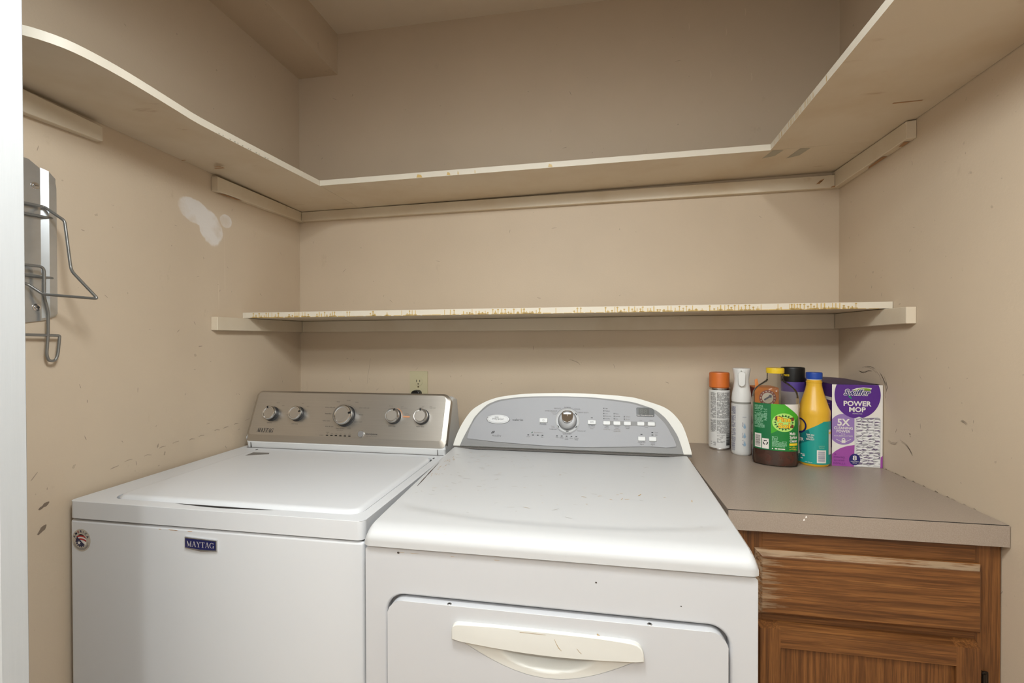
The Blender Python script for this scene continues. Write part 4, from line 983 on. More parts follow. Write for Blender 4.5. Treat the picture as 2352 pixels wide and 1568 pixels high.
# ================================================================== CABINET + WORKTOP
ct = root('countertop', (1.69, -.32, .8725), 'taupe laminate worktop on the oak cabinet in the right corner', 'countertop')
bm = B(); box(bm, (1.437, -.6385, .8725), (W-.0015, -.0005, .9142), .0006, 1); obj('slab', bm, M_lam, ct)
bm = B(); box(bm, (1.437, -.6402, .8725), (W-.0025, -.6386, .9135)); obj('front_edge', bm, M_lam, ct)
bm = B(); box(bm, (1.437, -.6392, .9138), (W-.003, -.6374, .91445)); obj('edge_line', bm, M_dark, ct)
bm = B()
for x, y, z in ((1.585, -.6406, .906), (1.581, -.6406, .900)): quad(bm, [(x, y, z), (x+.004, y, z+.001), (x+.003, y, z+.005), (x+.001, y, z+.004)])
obj('paint_fleck', bm, M_wht, ct)
kb = root('base_cabinet', (1.69, -.31, 0), 'worn oak base cabinet with a drawer over a panel door', 'cabinet')
FY = -.620
bm = B(); box(bm, (1.440, -.602, .10), (1.4455, -.002, .8725)); box(bm, (1.9405, -.602, .10), (1.9462, -.002, .8725)); box(bm, (1.4455, -.602, .10), (1.9405, -.002, .115)); box(bm, (1.4455, -.008, .115), (1.9405, -.002, .8725)); box(bm, (1.4455, -.55, .0), (1.9405, -.54, .10))
obj('carcass', bm, M_oakz, kb)
bm = B(); box(bm, (1.4402, FY, .10), (1.5095, -.602, .8723), .0006, 1, 0); box(bm, (1.902, FY, .10), (1.9462, -.602, .8723), .0006, 1, 0)
box(bm, (1.5095, FY, .8223), (1.902, -.602, .8723), .0006, 1, 1); box(bm, (1.5095, FY, .655), (1.902, -.602, .705), .0006, 1, 1); box(bm, (1.5095, FY, .10), (1.902, -.602, .14), .0006, 1, 1)
obj('face_frame', bm, [M_oakz, M_oakx], kb)
def slabfront(x0, x1, z0, z1, y0, y1, ch, rm_):
    bm = B(); a = [bm.verts.new(p) for p in ((x0, y0, z0), (x1, y0, z0), (x1, y0, z1), (x0, y0, z1))]
    mid = [bm.verts.new(p) for p in ((x0, y0-.006, z0), (x1, y0-.006, z0), (x1, y0-.006, z1), (x0, y0-.006, z1))]
    b = [bm.verts.new(p) for p in ((x0+ch, y1, z0+ch), (x1-ch, y1, z0+ch), (x1-ch, y1, z1-ch), (x0+ch, y1, z1-ch))]
    bm.faces.new(a[::-1]); bm.faces.new(b)
    for lo_, hi_, mi in ((a, mid, 0), (mid, b, 1)):
        for i in range(4):
            f = bm.faces.new((lo_[i], lo_[(i+1) % 4], hi_[(i+1) % 4], hi_[i])); f.material_index = mi if i in (2,) else (0)
    bevel_edges(bm, [e for e in bm.edges], .0012, 2); return bm
bm = slabfront(1.4935, 1.9075, .6935, .8310, FY-.0004, FY-.0200, .0105, 0); obj('drawer', bm, [M_oakdrw, M_oakpale], kb, smooth=True)
dk = root('door', (0, 0, 0), '', ''); bpy.data.objects.remove(dk)
X0_, X1_, Z0_, Z1_ = 1.4965, 1.9035, .13, .6775
bm = B(); fy0, fy1 = FY-.0004, FY-.0195
def rail(bm, x0, x1, z0, z1, mi, ch=(0, 0, 0, 0)):
    l, b_, r, t_ = ch
    hexa(bm, [(x0, fy0, z0), (x1, fy0, z0), (x1, fy0, z1), (x0, fy0, z1)], [(x0+l, fy1, z0+b_), (x1-r, fy1, z0+b_), (x1-r, fy1, z1-t_), (x0+l, fy1, z1-t_)], mi)
rail(bm, X0_, 1.5395, Z0_, Z1_, 0, (.004, .004, 0, .008)); rail(bm, 1.8575, X1_, Z0_, Z1_, 0, (0, .004, .004, .008))
rail(bm, 1.5395, 1.8575, .632, Z1_, 1, (0, 0, 0, .008)); rail(bm, 1.5395, 1.8575, Z0_, .176, 1, (0, .004, 0, 0))
bmesh.ops.recalc_face_normals(bm, faces=bm.faces)
door_frame = obj('door', bm, [M_oakz, M_oakx], kb)
bm = B(); box(bm, (1.5385, FY-.0120, .175), (1.8585, FY-.003, .633)); obj('door_panel', bm, M_oakz, door_frame)
bm = B(); box(bm, (1.9040, FY-.016, .575), (1.9095, FY-.0002, .622), .001, 1); box(bm, (1.9095, FY-.004, .580), (1.9235, FY-.0002, .6165), .001, 1); tube(bm, [(1.9068, FY-.0165, .578), (1.9068, FY-.0165, .620)], .0032, 10); obj('hinge', bm, simple('dark_bronze', (52, 44, 36), .4, .7), kb, smooth=True)

# ================================================================== CLEANING PRODUCTS
CZ = .9145
def arcmap(cx, cy, a, b, ang, off=.0004, ns=400, power=1.0):
    """wrap frame: u = arc length from the point facing angle 'ang' round an ellipse (rotated by ang), v = height"""
    pts = []; S = [0]
    for i in range(ns+1):
        t = -pi/2+(i/ns-.5)*2*pi
        cx_, cy_ = cos(t), sin(t)
        if power != 1.0: cx_ = math.copysign(abs(cx_)**power, cx_); cy_ = math.copysign(abs(cy_)**power, cy_)
        pts.append((a*cx_, b*cy_))
    for p, q in zip(pts, pts[1:]): S.append(S[-1]+math.hypot(q[0]-p[0], q[1]-p[1]))
    half = S[-1]/2
    def fn(u, v, d, scale=1.0):
        s = u+half; lo_, hi_ = 0, ns
        while hi_-lo_ > 1:
            mid = (lo_+hi_)//2
            if S[mid] <= s: lo_ = mid
            else: hi_ = mid
        t = (s-S[lo_])/max(1e-9, S[hi_]-S[lo_]); x = pts[lo_][0]*(1-t)+pts[hi_][0]*t; y = pts[lo_][1]*(1-t)+pts[hi_][1]*t
        r = math.hypot(x, y); k = (r+off+d)/r; x *= k; y *= k
        return (cx+x*cos(ang)-y*sin(ang), cy+x*sin(ang)+y*cos(ang), v)
    return fn
def facing(x, y): return math.atan2(CAMP.x-x, -(CAMP.y-y))   # rotation so that local -y points at the viewer's side of the room
# --- spray can, orange cap
cx, cy = 1.563, -.066
sc_ = root('spray_can', (cx, cy, CZ), 'white aerosol can with an orange cap, leftmost on the worktop', 'spray can')
M_can = simple('white_can_print', (222, 220, 216), .35); M_orange = simple('orange_cap', (214, 112, 44), .4); M_grp = simple('gray_fine_print', (148, 146, 144), .6)
bm = B(); lathe(bm, [(.030, CZ), (.0318, CZ+.001), (.0325, CZ+.004), (.0318, CZ+.006), (.0325, CZ+.008), (.0325, CZ+.190), (.0318, CZ+.193), (.0332, CZ+.1955), (.0332, CZ+.1995), (.030, CZ+.2015), (.0, CZ+.2015)], (cx, cy)); 
for f in bm.faces:
    z = f.calc_center_median().z
    if z < CZ+.0065 or z > CZ+.193: f.material_index = 1
obj('can_body', bm, [M_can, M_satin], sc_, smooth=True)
bm = B(); lathe(bm, [(.0, CZ+.2016), (.0302, CZ+.2016), (.0310, CZ+.203), (.0308, CZ+.245), (.0295, CZ+.2485), (.027, CZ+.2495), (0, CZ+.2495)], (cx, cy)); obj('cap', bm, M_orange, sc_, smooth=True)
P = Print(); random.seed(3)
def greek(P, x0, x1, y0, y1, step, h, m, dens=.85, wmin=.002, wmax=.009):
    y = y1
    while y > y0:
        x = x0
        while x < x1:
            w = random.uniform(wmin, wmax); w = min(w, x1-x)
            if random.random() < dens: P.rect(x, y-h, x+w, y, m, 2)
            x += w+random.uniform(.0007, .0016)
        y -= step
greek(P, -.028, -.0088, CZ+.160, CZ+.186, .0022, .0013, M_grp); greek(P, -.028, -.0088, CZ+.104, CZ+.156, .0022, .0013, M_grp); greek(P, -.0065, .036, CZ+.104, CZ+.186, .0022, .0013, M_grp)
greek(P, -.028, -.0088, CZ+.058, CZ+.098, .0024, .0015, M_grp); greek(P, -.0065, .036, CZ+.055, CZ+.098, .0026, .0016, M_grp); greek(P, -.0065, .018, CZ+.025, CZ+.050, .003, .0014, M_grp, .6); greek(P, -.028, -.010, CZ+.016, CZ+.026, .0025, .0013, M_grp, .6)
for k in range(14): P.rect(.022, CZ+.016+k*.0028, .038, CZ+.016+k*.0028+random.choice((.0008, .0014, .0019)), M_black, 2)
P.text('DIRECTIONS', -.019, CZ+.1565, .0022, M_ink); P.build('printed_label', sc_, arcmap(cx, cy, .0325, .0325, facing(cx, cy)), .004)
# --- white trigger sprayer
cx, cy = 1.6117, -.132
sp = root('spray_bottle', (cx, cy, CZ), 'slim white spray bottle with a trigger head, beside the orange-capped can', 'spray bottle')
M_wp = simple('glossy_white_plastic', (226, 224, 220), .25); M_wb = simple('pearl_white_bottle', (212, 210, 206), .3)
bm = B(); lathe(bm, [(0, CZ), (.025, CZ), (.0282, CZ+.004), (.0290, CZ+.012), (.0290, CZ+.155), (.0284, CZ+.158), (0, CZ+.158)], (cx, cy)); obj('bottle_body', bm, M_wb, sp, smooth=True)
bm = B(); lathe(bm, [(.0268, CZ+.1578), (.0272, CZ+.164), (0, CZ+.164)], (cx, cy)); obj('collar_ring', bm, simple('gray_ring', (150, 148, 140), .4), sp, smooth=True)
bm = B(); A = facing(cx, cy)
lathe(bm, [(.0, CZ+.1641), (.0280, CZ+.1641), (.0284, CZ+.172), (.0268, CZ+.190), (.0235, CZ+.208), (.0215, CZ+.222), (.0213, CZ+.234), (.0228, CZ+.248), (.0252, CZ+.260), (.0260, CZ+.2655), (.0252, CZ+.2675), (0, CZ+.2675)], (cx, cy), 1, .92, ang=A)
hd_ = obj('trigger_head', bm, M_wp, sp, smooth=True)
def loc(u, v, d): # local frame facing the room: u right, v up, d towards the viewer
    return (cx+u*cos(A)+d*sin(A), cy+u*sin(A)-d*cos(A), CZ+v)
bm = B(); pts = rrect(-.0085, .213, .0105, .257, (.0085, .0085, .004, .004), 6)
def trg(u, v, d): return loc(u, v, d+.020+.010*(1-abs(v-.235)/.03*.4))
prism(bm, pts, trg, -.006, .004, .0025, 3); obj('trigger', bm, M_wp, hd_, smooth=True)
bm = B(); prism(bm, ellip(.0, .2595, .0038, .0038, 18), loc, .022, .0262, .0008, 1); prism(bm, ellip(.0, .2595, .0022, .0022, 14), loc, .0262, .0265, mi=1); obj('nozzle', bm, [M_wp, simple('gray_ring', (150, 148, 140), .4)], hd_, smooth=True)
P = Print(); M_bl = simple('pale_blue_print', (150, 176, 196), .5); M_vb = simple('violet_gray_print', (136, 138, 158), .5)
for b0, b1 in ((.128, .150), (.105, .125), (.085, .102), (.06, .082), (.045, .056)): greek(P, -.034, -.0165, CZ+b0, CZ+b1, .0022, .0013, M_vb, .85)
for k in range(12): P.rect(-.033, CZ+.014+k*.0024, -.0185, CZ+.014+k*.0024+random.choice((.0007, .0012, .0017)), M_vb, 2)
P.rect(.003, CZ+.1185, .014, CZ+.1195, M_vb, 2)
for b0 in (.092, .063, .038):
    P.poly([(.009+.0042*cos(a)*(1 if sin(a) < 0 else .55*(1-sin(a)*.6)), CZ+b0+.0085*sin(a)) for a in [i*pi/10 for i in range(20)]], M_bl, 2); greek(P, .002, .006, CZ+b0-.006, CZ+b0+.01, .0026, .0014, M_vb, .6, .001, .004)
P.build('printed_label', sp, arcmap(cx, cy, .0290, .0290, A), .004)
# --- clear cleaner bottle
cx, cy = 1.6718, -.235; A = facing(cx, cy)*.8
pb = root('cleaner_bottle', (cx, cy, CZ), 'clear cleaner bottle with a yellow cap, green label and brown liquid left', 'bottle')
SX, SY, PW = .0588, .0425, .86
sil = [(.86, .0), (.955, .002), (.99, .008), (1.0, .018), (.985, .036), (.975, .043), (.975, .178), (.985, .186), (.985, .196), (.955, .206), (.86, .2165), (.70, .226), (.52, .234), (.40, .240), (.365, .2445), (.36, .262)]
def superl(bm, prof, mi=0):
    # section blends from rounded box (body) to circle (neck)
    seg = 72; rings = []
    for r, z in prof:
        k = max(0, min(1, (r-.40)/.5)); pw = 1-(1-PW)*k; sx = SX*r; sy = SY*r*(1-k)*(SX/SY)+SY*r*k if k < 1 else SY*r
        ring = []
        for i in range(seg):
            t = 2*pi*i/seg; x = math.copysign(abs(cos(t))**pw, cos(t))*sx; y = math.copysign(abs(sin(t))**pw, sin(t))*sy
            ring.append(bm.verts.new((cx+x*cos(A)-y*sin(A), cy+x*sin(A)+y*cos(A), CZ+z)))
        rings.append(ring)
    for a, b in zip(rings, rings[1:]):
        for i in range(seg): bm.faces.new((a[i], a[(i+1) % seg], b[(i+1) % seg], b[i])).material_index = mi
    bm.faces.new(rings[0][::-1]); return rings
bm = B(); superl(bm, sil); obj('bottle_body', bm, M_clear, pb, smooth=True)
bm = B(); rg = superl(bm, [(.82, .0015), (.93, .0035), (.965, .010), (.975, .018), (.962, .035), (.952, .043), (.952, .052)]); bm.faces.new(rg[-1]); obj('liquid', bm, M_liq, pb, smooth=True)
bm = B(); M_yel = simple('yellow_cap', (226, 190, 34), .4); lathe(bm, [(0, CZ+.2605), (.0225, CZ+.2605), (.0233, CZ+.262), (.0233, CZ+.273), (.0222, CZ+.2755), (0, CZ+.2760)], (cx, cy)); obj('cap', bm, M_yel, pb, smooth=True)
def flapw(k, s): return .0022+.0009*sin(k*.9+s)+.0005*sin(k*2.3)+(.0022*sin(pi*(k-18)/9) if s < 0 and k > 18 else 0)
for s in (-1, 1):     # curling label edges at both sides
    bm = B(); n = 26
    for k in range(n):
        z0, z1 = CZ+.035+.155*k/n, CZ+.035+.155*(k+1)/n
        def ed(z, w): return  [(cx+s*(SX*.975+o)*cos(A)-.006*sin(A), cy+s*(SX*.975+o)*sin(A)+.006*cos(A)+dy_, z) for o, dy_ in ((-.004, .003), (w, -.004))]
        random.seed(k*3+s); w0 = flapw(k, s); w1 = flapw(k+1, s)
        a = ed(z0, w0); b = ed(z1, w1); quad(bm, [a[0], a[1], b[1], b[0]])
    bmesh.ops.solidify(bm, geom=bm.faces[:], thickness=.0006)
    obj('label_flap', bm, simple('torn_label_backing', (222, 212, 198), .6), pb, smooth=True)
P = Print(); L0, L1 = CZ+.0455, CZ+.1765
M_g1 = simple('label_dark_green', (14, 104, 58), .4); M_g2 = simple('label_bright_green', (66, 164, 34), .4); M_g3 = simple('label_mid_green', (18, 120, 50), .4); M_lw = simple('label_white', (226, 220, 212), .4); M_ly = simple('label_yellow', (236, 200, 40), .4); M_glow = simple('label_glow', (176, 220, 110), .4); M_spike = simple('label_pine', (28, 84, 40), .4); M_or = simple('label_outline', (176, 84, 28), .5)
lx, rx = -.066, .066
mid = -.0125; CL = (lx, L0, rx, L1)
P.rect(lx, L0, mid, L1, M_g1, 1); P.rect(mid, L0, rx, L1, M_g3, 1)
P.poly([(mid, L0+.047), (mid, L1), (rx, L1), (rx, L0+.096)], M_g2, 2, CL)
P.poly([(.020, L1), (rx, L1), (rx, L0+.094)], M_lw, 3, CL)
gx, gy = .0195, L0+.080
P.poly(ellip(gx, gy, .029, .026, 36), M_glow, 3)
sp_ = []
for i in range(36):
    a = 2*pi*i/36; q = (.0265 if i % 2 == 0 else .019); sp_.append((gx+q*cos(a), gy+q*.88*sin(a)))
P.poly(sp_, M_spike, 4); P.poly(ellip(gx, gy, .0195, .0165, 30), M_glow, 5)
for x_, y_ in ((-.018, .012), (.022, .010), (.021, -.010)): P.poly(ellip(gx+x_, gy+y_, .0042, .0055, 14), simple('pine_cone', (120, 60, 34), .6), 6)
P.text('Pine', gx, gy+.0025, .0135, M_or, .034, 'c', 7, 0, .06); P.text('Sol', gx, gy-.0150, .0135, M_or, .030, 'c', 7, 0, .06)
P.text('Pine', gx, gy+.0025, .0130, M_ly, .033, 'c', 8, 0, .025); P.text('Sol', gx, gy-.0150, .0130, M_ly, .028, 'c', 8, 0, .025)
for k, t_ in enumerate(('Multi-', 'Surface', 'Cleaner')): P.text(t_, .0335, L0+.0460-k*.0102, .0078, M_lw, (.0175, .023, .023)[k], 'l', 4, 0, .03)
P.rect(.0325, L0+.0160, .058, L0+.0225, M_ly, 4)
for y_ in (.010, .004): P.poly([(.0335, L0+y_), (.0365, L0+y_+.0015), (.0335, L0+y_+.003)], M_ly, 4); greek(P, .038, .056, L0+y_-.001, L0+y_+.003, .0022, .0012, M_ly, .8)
random.seed(5); M_lg = simple('pale_green_print', (150, 196, 164), .5)
y_ = L1-.006
for n_ in (3, 2, 1, 4, 3, 4, 3): 
    greek(P, -.058, -.058+random.choice((.030, .036, .026)), y_-.0024*n_, y_, .0024, .0012, M_lg, .9); y_ -= .0024*n_+.0024
P.rect(-.057, L0+.004, -.0365, L0+.044, M_lw, 3)
yy = L0+.008
while yy < L0+.040: h_ = random.choice((.0006, .001, .0015)); P.rect(-.0545, yy, -.039, yy+h_, M_ink, 4); yy += h_+random.choice((.0007, .0011))
P.rect(-.0345, L0+.003, -.0175, L0+.032, M_lw, 3)
for k in range(3):
    a = radians(90+120*k); c_ = (-.026, L0+.0205); P.arc(c_[0], c_[1], .0052, .0056, a-.75, a+.45, .0026, M_black, 4, 6)
    b_ = a+.45; P.poly([(c_[0]+.0028*cos(b_), c_[1]+.0030*sin(b_)), (c_[0]+.0078*cos(b_), c_[1]+.0082*sin(b_)), (c_[0]+.0055*cos(b_+.55), c_[1]+.0058*sin(b_+.55))], M_black, 4)
greek(P, -.033, -.019, L0+.006, L0+.011, .002, .0012, M_ink, .9)
greek(P, -.010, .004, L0+.030, L0+.040, .0024, .0012, M_lg, .8); greek(P, -.010, .026, L0+.012, L0+.027, .0024, .0012, M_lg, .9); greek(P, -.010, .022, L0+.003, L0+.007, .004, .0030, M_lw, .9)
P.text('TM', .050, L1-.012, .002, M_ink)
P.build('label', pb, arcmap(cx, cy, SX*.975, SY*.975, A, .0006, power=PW), .003, lift=.00012, label='green and white printed label')
# --- black and purple spray can behind
cx, cy = 1.780, -.077; A = facing(cx, cy)
bc = root('aerosol_can', (cx, cy, CZ), 'tall black and purple can behind the clear and yellow bottles', 'spray can')
bm = B(); M_pur = simple('purple_band', (92, 68, 150), .4); M_lil = simple('gray_lilac_body', (176, 172, 186), .4)
lathe(bm, [(0, CZ), (.032, CZ), (.0328, CZ+.003), (.0328, CZ+.193)], (cx, cy), mi=1); lathe(bm, [(.0328, CZ+.193), (.0328, CZ+.2225), (.0318, CZ+.224), (0, CZ+.224)], (cx, cy), mi=0)
obj('can_body', bm, [M_pur, M_lil], bc, smooth=True)
bm = B(); lathe(bm, [(0, CZ+.2242), (.0330, CZ+.2242), (.0335, CZ+.226), (.0335, CZ+.2655), (.0322, CZ+.268), (.029, CZ+.268), (.029, CZ+.263), (0, CZ+.263)], (cx, cy)); cpb = obj('cap', bm, M_black, bc, smooth=True)
P = Print(); P.text('ultimate', -.024, CZ+.2415, .0090, M_ly, .030, 'c', 1, 0, .01); P.build('cap_lettering', cpb, arcmap(cx, cy, .0335, .0335, A), .003)
# --- orange powder box behind the clear bottle
M_obx = simple('orange_carton', (216, 128, 52), .5); M_dr = simple('dark_red_side', (124, 44, 34), .5)
ob = root('carton', (1.685, -.098, CZ), 'orange powder carton showing through the clear bottle', 'carton')
bm = B(); box(bm, (1.650, -.133, CZ), (1.7195, -.062, CZ+.2065), .0008, 1)
for f in bm.faces:
    if f.normal.x < -.5: f.material_index = 1
    elif f.normal.y < -.5 and f.calc_area() > .001: f.material_index = 0
obj('box_body', bm, [M_obx, M_dr], ob)
bm = B(); box(bm, (1.652, -.131, CZ+.2066), (1.718, -.064, CZ+.2085), .0006, 1); hexa(bm, [(1.6525, -.129, CZ+.2085), (1.664, -.129, CZ+.2085), (1.664, -.1275, CZ+.2085), (1.6525, -.1275, CZ+.2085)], [(1.6535, -.121, CZ+.2310), (1.661, -.121, CZ+.2345), (1.661, -.1195, CZ+.2345), (1.6535, -.1195, CZ+.2310)]); obj('top_flap', bm, M_obx, ob)  # upright tab is made up, imitating the carton corner seen around the bottle
P = Print(); M_ring = simple('emblem_ring', (150, 84, 82), .5)
ex, ez = 1.687, CZ+.176
P.poly(ellip(ex, ez, .0245, .0245, 36), M_ring, 1); P.poly(ellip(ex, ez, .0165, .0165, 32), M_lw, 2); P.line(ex-.010, ez-.006, ex+.008, ez+.006, .005, simple('emblem_blue', (96, 104, 132), .5), 3); P.poly(rrect(ex+.003, ez+.001, ex+.011, ez+.010, .002), simple('emblem_blue', (96, 104, 132), .5), 4)
for i in range(14):
    a = 2*pi*i/14; P.poly(ellip(ex+.0205*cos(a), ez+.0205*sin(a), .0019, .0019, 8), M_lw, 2)
P.rect(1.652, CZ+.03, 1.7175, CZ+.13, M_lw, 1)
P.build('carton_print', ob, fx(-.1332))
# --- yellow and teal bottle
cx, cy = 1.7797, -.222; A = facing(cx, cy)
yb_ = root('bleach_bottle', (cx, cy, CZ), 'yellow cleaner bottle with a blue cap and teal sleeve', 'bottle')
R0 = .0395; k_ = .985
bm = B(); M_yb = simple('yellow_bottle', (222, 172, 46), .32)
yp = [(0, 0), (.0345, 0), (.0378, .004), (R0, .012), (R0, .136), (R0*1.012, .142), (R0*1.018, .148), (R0, .156), (.0375, .161), (.0335, .174), (.0292, .188), (.0250, .202), (.0218, .214), (.0200, .222), (.0192, .2265), (.0192, .2335), (.0200, .2345), (.0200, .2375), (.0180, .2385), (.0180, .2420)]
lathe(bm, [(r, CZ+z) for r, z in yp], (cx-.0, cy)); bod = obj('bottle_body', bm, M_yb, yb_, smooth=True)
bm = B(); lathe(bm, [(.0, CZ+.2420), (.0188, CZ+.2420), (.0188, CZ+.2440), (0, CZ+.2440)], (cx, cy)); obj('neck_ring', bm, M_wp, yb_, smooth=True)
bm = B(); seg = 48; lathe(bm, [(0, CZ+.2441), (.0200, CZ+.2441), (.0206, CZ+.2455), (.0206, CZ+.2605), (.0196, CZ+.2630), (0, CZ+.2635)], (cx, cy)); obj('cap', bm, simple('blue_cap', (22, 66, 156), .4), yb_, smooth=True)
P = Print(); M_teal = simple('teal_sleeve', (26, 150, 138), .35); M_teald = simple('deep_teal_sleeve', (20, 110, 108), .35)
zt_ = lambda u: CZ+.094+.00+(u+.03)*.62
us = [-.060+.12*i/24 for i in range(25)]
P.poly([(u, CZ+.008) for u in us]+[(u, min(CZ+.128, max(CZ+.088, zt_(u)))) for u in us[::-1]], M_teal, 1)
P.poly([(-.055, CZ+.05), (-.005, CZ+.075), (-.012, CZ+.102), (-.055, CZ+.092)], M_teald, 2)
P.arc(-.038, CZ+.112, .0185, .0195, 0, 2*pi, .0045, M_navy, 3, 32); P.text('ER', -.0315, CZ+.0690, .0085, M_lw, .014, 'c', 4, 0, .02)
for k, (t_, w_) in enumerate((('SAFE ON', .018), ('TOUGH', .014), ('GROUT', .020))): P.text(t_, -.0085, CZ+.0870-k*.0062, .0045, M_lw, w_, 'c', 4, 0, .02)
P.text('MADE IN', .0185, CZ+.0575, .0034, M_lg, .014, 'c', 4); P.text('THE USA', .0185, CZ+.0525, .0034, M_lg, .014, 'c', 4)
P.rect(.0070, CZ+.012, .0305, CZ+.0480, M_lw, 3); random.seed(9); yy = CZ+.016
while yy < CZ+.044: h_ = random.choice((.0008, .0013, .002)); P.rect(.0100, yy, .0270, yy+h_, M_vb, 4); yy += h_+random.choice((.0007, .0013))
P.rect(.040, CZ+.035, .0525, CZ+.105, M_lw, 3); greek(P, .0415, .052, CZ+.037, CZ+.088, .0026, .0013, M_vb, .8); P.rect(.0405, CZ+.093, .052, CZ+.098, M_ly, 4)
greek(P, -.036, -.022, CZ+.028, CZ+.033, .004, .0030, M_lw, .9); greek(P, -.036, -.022, CZ+.017, CZ+.021, .004, .0026, M_lw, .9); greek(P, -.022, -.003, CZ+.0105, CZ+.012, .003, .0008, M_lw, .9)
P.build('sleeve', bod, arcmap(cx, cy, R0, R0, A), .004, label='teal printed sleeve')
# --- mop refill box
bx = root('mop_refill_box', (1.885, -.13, CZ), 'purple and white boxed mop refills against the right wall', 'box')
XL, XR, YF, YBk, H = 1.8215, 1.9455, -.2335, -.034, .2300
M_bw = simple('carton_white', (226, 220, 212), .5); M_bp = simple('carton_purple', (84, 36, 130), .45); M_dp = simple('carton_deep_purple', (66, 28, 110), .45); M_lp = simple('carton_lavender', (148, 118, 176), .5); M_mg = simple('carton_magenta', (156, 74, 156), .5); M_nb = simple('carton_navy', (40, 34, 104), .45)
bm = B(); hexa(bm, [(XL, YF, CZ), (XR, YF-.007, CZ), (XR, YBk, CZ), (XL, YBk, CZ)], [(XL, YF, CZ+H), (XR, YF-.007, CZ+H), (XR, YBk, CZ+H), (XL, YBk, CZ+H)])
bmesh.ops.recalc_face_normals(bm, faces=bm.faces)
for f in bm.faces:
    if f.normal.x < -.5 or f.normal.z > .5: f.material_index = 1
obj('box_body', bm, [M_bw, M_dp], bx)
bm = B(); n = 10      # top flap bulging slightly
g_ = [[bm.verts.new((XL+.001+(XR-XL-.002)*i/n, YF+.004+(YBk-YF-.006)*j/n, CZ+H+.0008+.009*sin(pi*i/n)*sin(pi*min(1, j/n*1.1)/1.1*.9))) for i in range(n+1)] for j in range(n+1)]
for j in range(n):
    for i in range(n): bm.faces.new((g_[j][i], g_[j][i+1], g_[j+1][i+1], g_[j+1][i]))
bmesh.ops.solidify(bm, geom=bm.faces[:], thickness=.0006); obj('top_flap', bm, simple('carton_top_sheen', (120, 98, 128), .35), bx, smooth=True)  # purple grayed to paint light reflecting off the flap
P = Print(); CLB = (0, 0, 1, 1)
cpx = lambda X, Y: ((X-555)/717, 1-(Y-325)/(1125+32*(X-555)/717))
def pol(pts, m_, L): P.poly([cpx(*p) for p in pts], m_, L, CLB)
pol(ellip(720, 945, 172+45, 215, 40), M_lp, 1)
P.items[-1] = (clip(P.items[-1][0], 0, 0, .447, 1), P.items[-1][1], 1)
pol(ellip(915, 465, 327, 327, 56), M_bp, 3)
pol([(555, 1290), (600, 1250), (680, 1205), (780, 1175), (880, 1162), (880, 1470), (555, 1470)], M_mg, 2); pol([(1245, 1330), (1272, 1310), (1272, 1480), (1235, 1480)], M_mg, 2)
pol([(890, 785), (940, 768), (1000, 790), (1060, 785), (1130, 775), (1205, 768), (1225, 800), (1245, 810), (1240, 1470), (868, 1462)], simple('mop_white', (206, 204, 202), .6), 4)
random.seed(21); M_mop = simple('mop_purple_gray', (112, 96, 122), .6); M_mop2 = simple('mop_gray', (150, 148, 150), .6); M_mopw = simple('mop_highlight', (230, 228, 226), .6)
for row in range(17):
    for col in range(4):
        for k in range(3):
            X = 905+col*82+random.uniform(-12, 12); Y = 800+row*39+random.uniform(-12, 12); sgn = 1 if (col+row) % 2 else -1
            l = random.uniform(60, 95); pts = [(X+l*t, Y+sgn*(-18*t+26*t*t)+k*9*(1 if k else 0)) for t in (0, .25, .5, .75, 1)]; w = random.uniform(8, 15)
            band = [(x, y-w*sin(pi*(i+.4)/5.2)) for i, (x, y) in enumerate(pts)]+[(x, y+w*sin(pi*(i+.4)/5.2)) for i, (x, y) in reversed(list(enumerate(pts)))]
            band = clip([cpx(min(1236, max(880, x)), y) for x, y in band], .455, .01, .952, .60)
            if len(band) > 2: P.poly(band, (M_mop, M_mop2, M_mopw)[k], 5+k)
pol(ellip(878, 1362, 79, 79, 32), M_nb, 9)
def T_(t_, X, Y, h, m_, w, L=10, shear=0, bold=0.0): u, v = cpx(X, Y); P.text(t_, u, v, h/1135, m_, w/717, 'c', L, shear, bold)
T_('8', 878, 1372, 62, M_lw, 58, 10, 0, .02); T_('DISPOSABLE', 878, 1398, 14, M_lw, 110); T_('REFILLS', 878, 1418, 14, M_lw, 60)
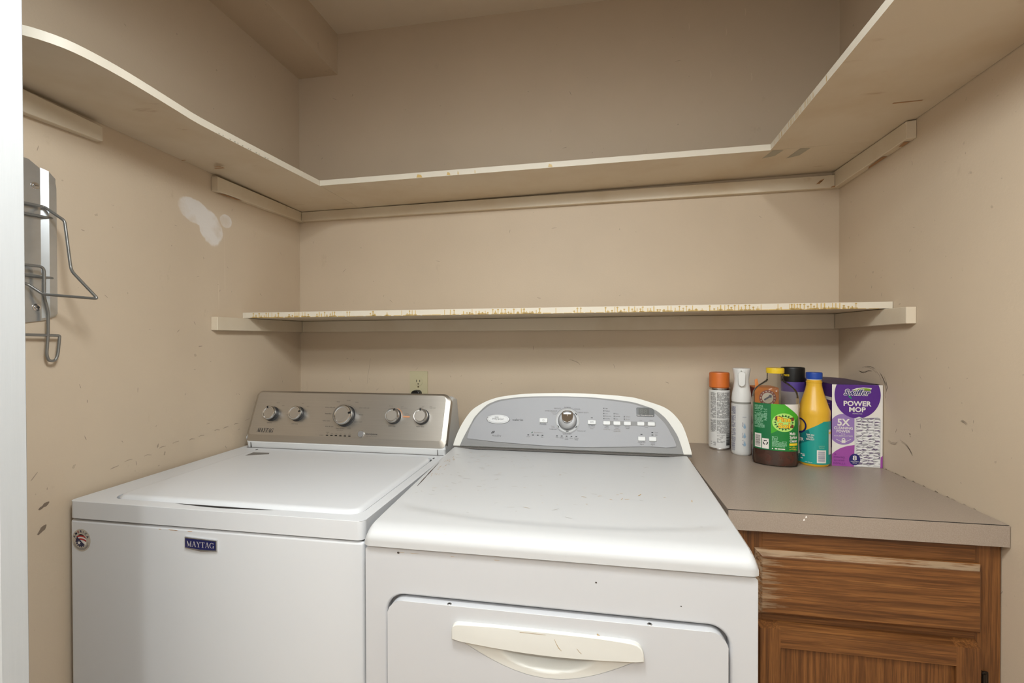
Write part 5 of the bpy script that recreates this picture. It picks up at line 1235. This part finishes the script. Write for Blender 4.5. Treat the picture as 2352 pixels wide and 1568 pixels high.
# swash behind the maker's word
pol([(830, 400), (900, 372), (1000, 360), (1118, 368), (1105, 395), (1000, 395), (900, 410)], M_lw, 4); pol([(850, 405), (930, 378), (1040, 370), (1105, 378), (1095, 406), (1000, 402), (930, 408)], simple('swash_green', (124, 156, 40), .5), 5)
pol([(780, 470), (825, 490), (838, 528), (795, 502)], simple('swash_teal', (34, 128, 96), .5), 5)
T_('Swiffer', 912, 470, 82, M_lw, 395, 6, .32, .06); T_('Swiffer', 912, 470, 80, M_nb, 375, 7, .32, .012)
T_('POWER', 915, 618, 66, M_lw, 395, 6, 0, .03); T_('MOP', 915, 700, 64, M_lw, 235, 6, 0, .03); T_('MOPPING PADS', 915, 733, 13, M_lw, 135, 6)
T_('5X', 720, 893, 92, M_lw, 180, 6, 0, .03); T_('CLEANING', 716, 945, 36, M_lw, 272, 6, 0, .02); T_('POWER', 716, 990, 34, M_lw, 196, 6, 0, .02); T_('FOR', 716, 1017, 12, M_lw, 60, 6); T_('SCRUBBING STRIPS', 716, 1045, 16, M_lw, 268, 6)
pol(rrect(692, 1095, 746, 1135, 4), M_lw, 6)
P.arc(*cpx(719, 1097), 22/717, 24/1135, 0, pi, 10/717, M_lw, 6, 12); P.line(*cpx(612, 1082), *cpx(690, 1118), .006, M_lw, 6); P.line(*cpx(825, 1082), *cpx(748, 1118), .006, M_lw, 6)
for k, (t_, w_) in enumerate((('8', 30), ('MOPPING PADS', 160), ('BLACK AND WHITE', 150), ('REFILLS', 170))): T_(t_, 600 if k == 0 else 660, 1305+k*42-(0), 26, simple('dim_purple_print', (112, 50, 122), .5), w_, 6)
P.build('front_print', bx, lambda u, v, d: (XL+(XR-XL)*u, YF-.007*u-.0004-d, CZ+H*v), lift=.00012)
P = Print(); P.rect(0, .80, 1, .84, M_bw, 1); P.rect(.0, .60, .5, .78, M_nb, 1); P.poly([(0, 0), (1, 0), (1, .22), (.6, .30), (.2, .27), (0, .33)], simple('carton_pale_blue', (196, 198, 214), .5), 2); P.poly(ellip(.75, .18, .10, .08, 20), M_nb, 3); greek(P, .52, .95, .62, .76, .03, .012, M_lp, .7, .05, .2)
P.build('side_print', bx, lambda u, v, d: (XL-.0004-d, YBk+(YF-YBk)*u, CZ+H*v))
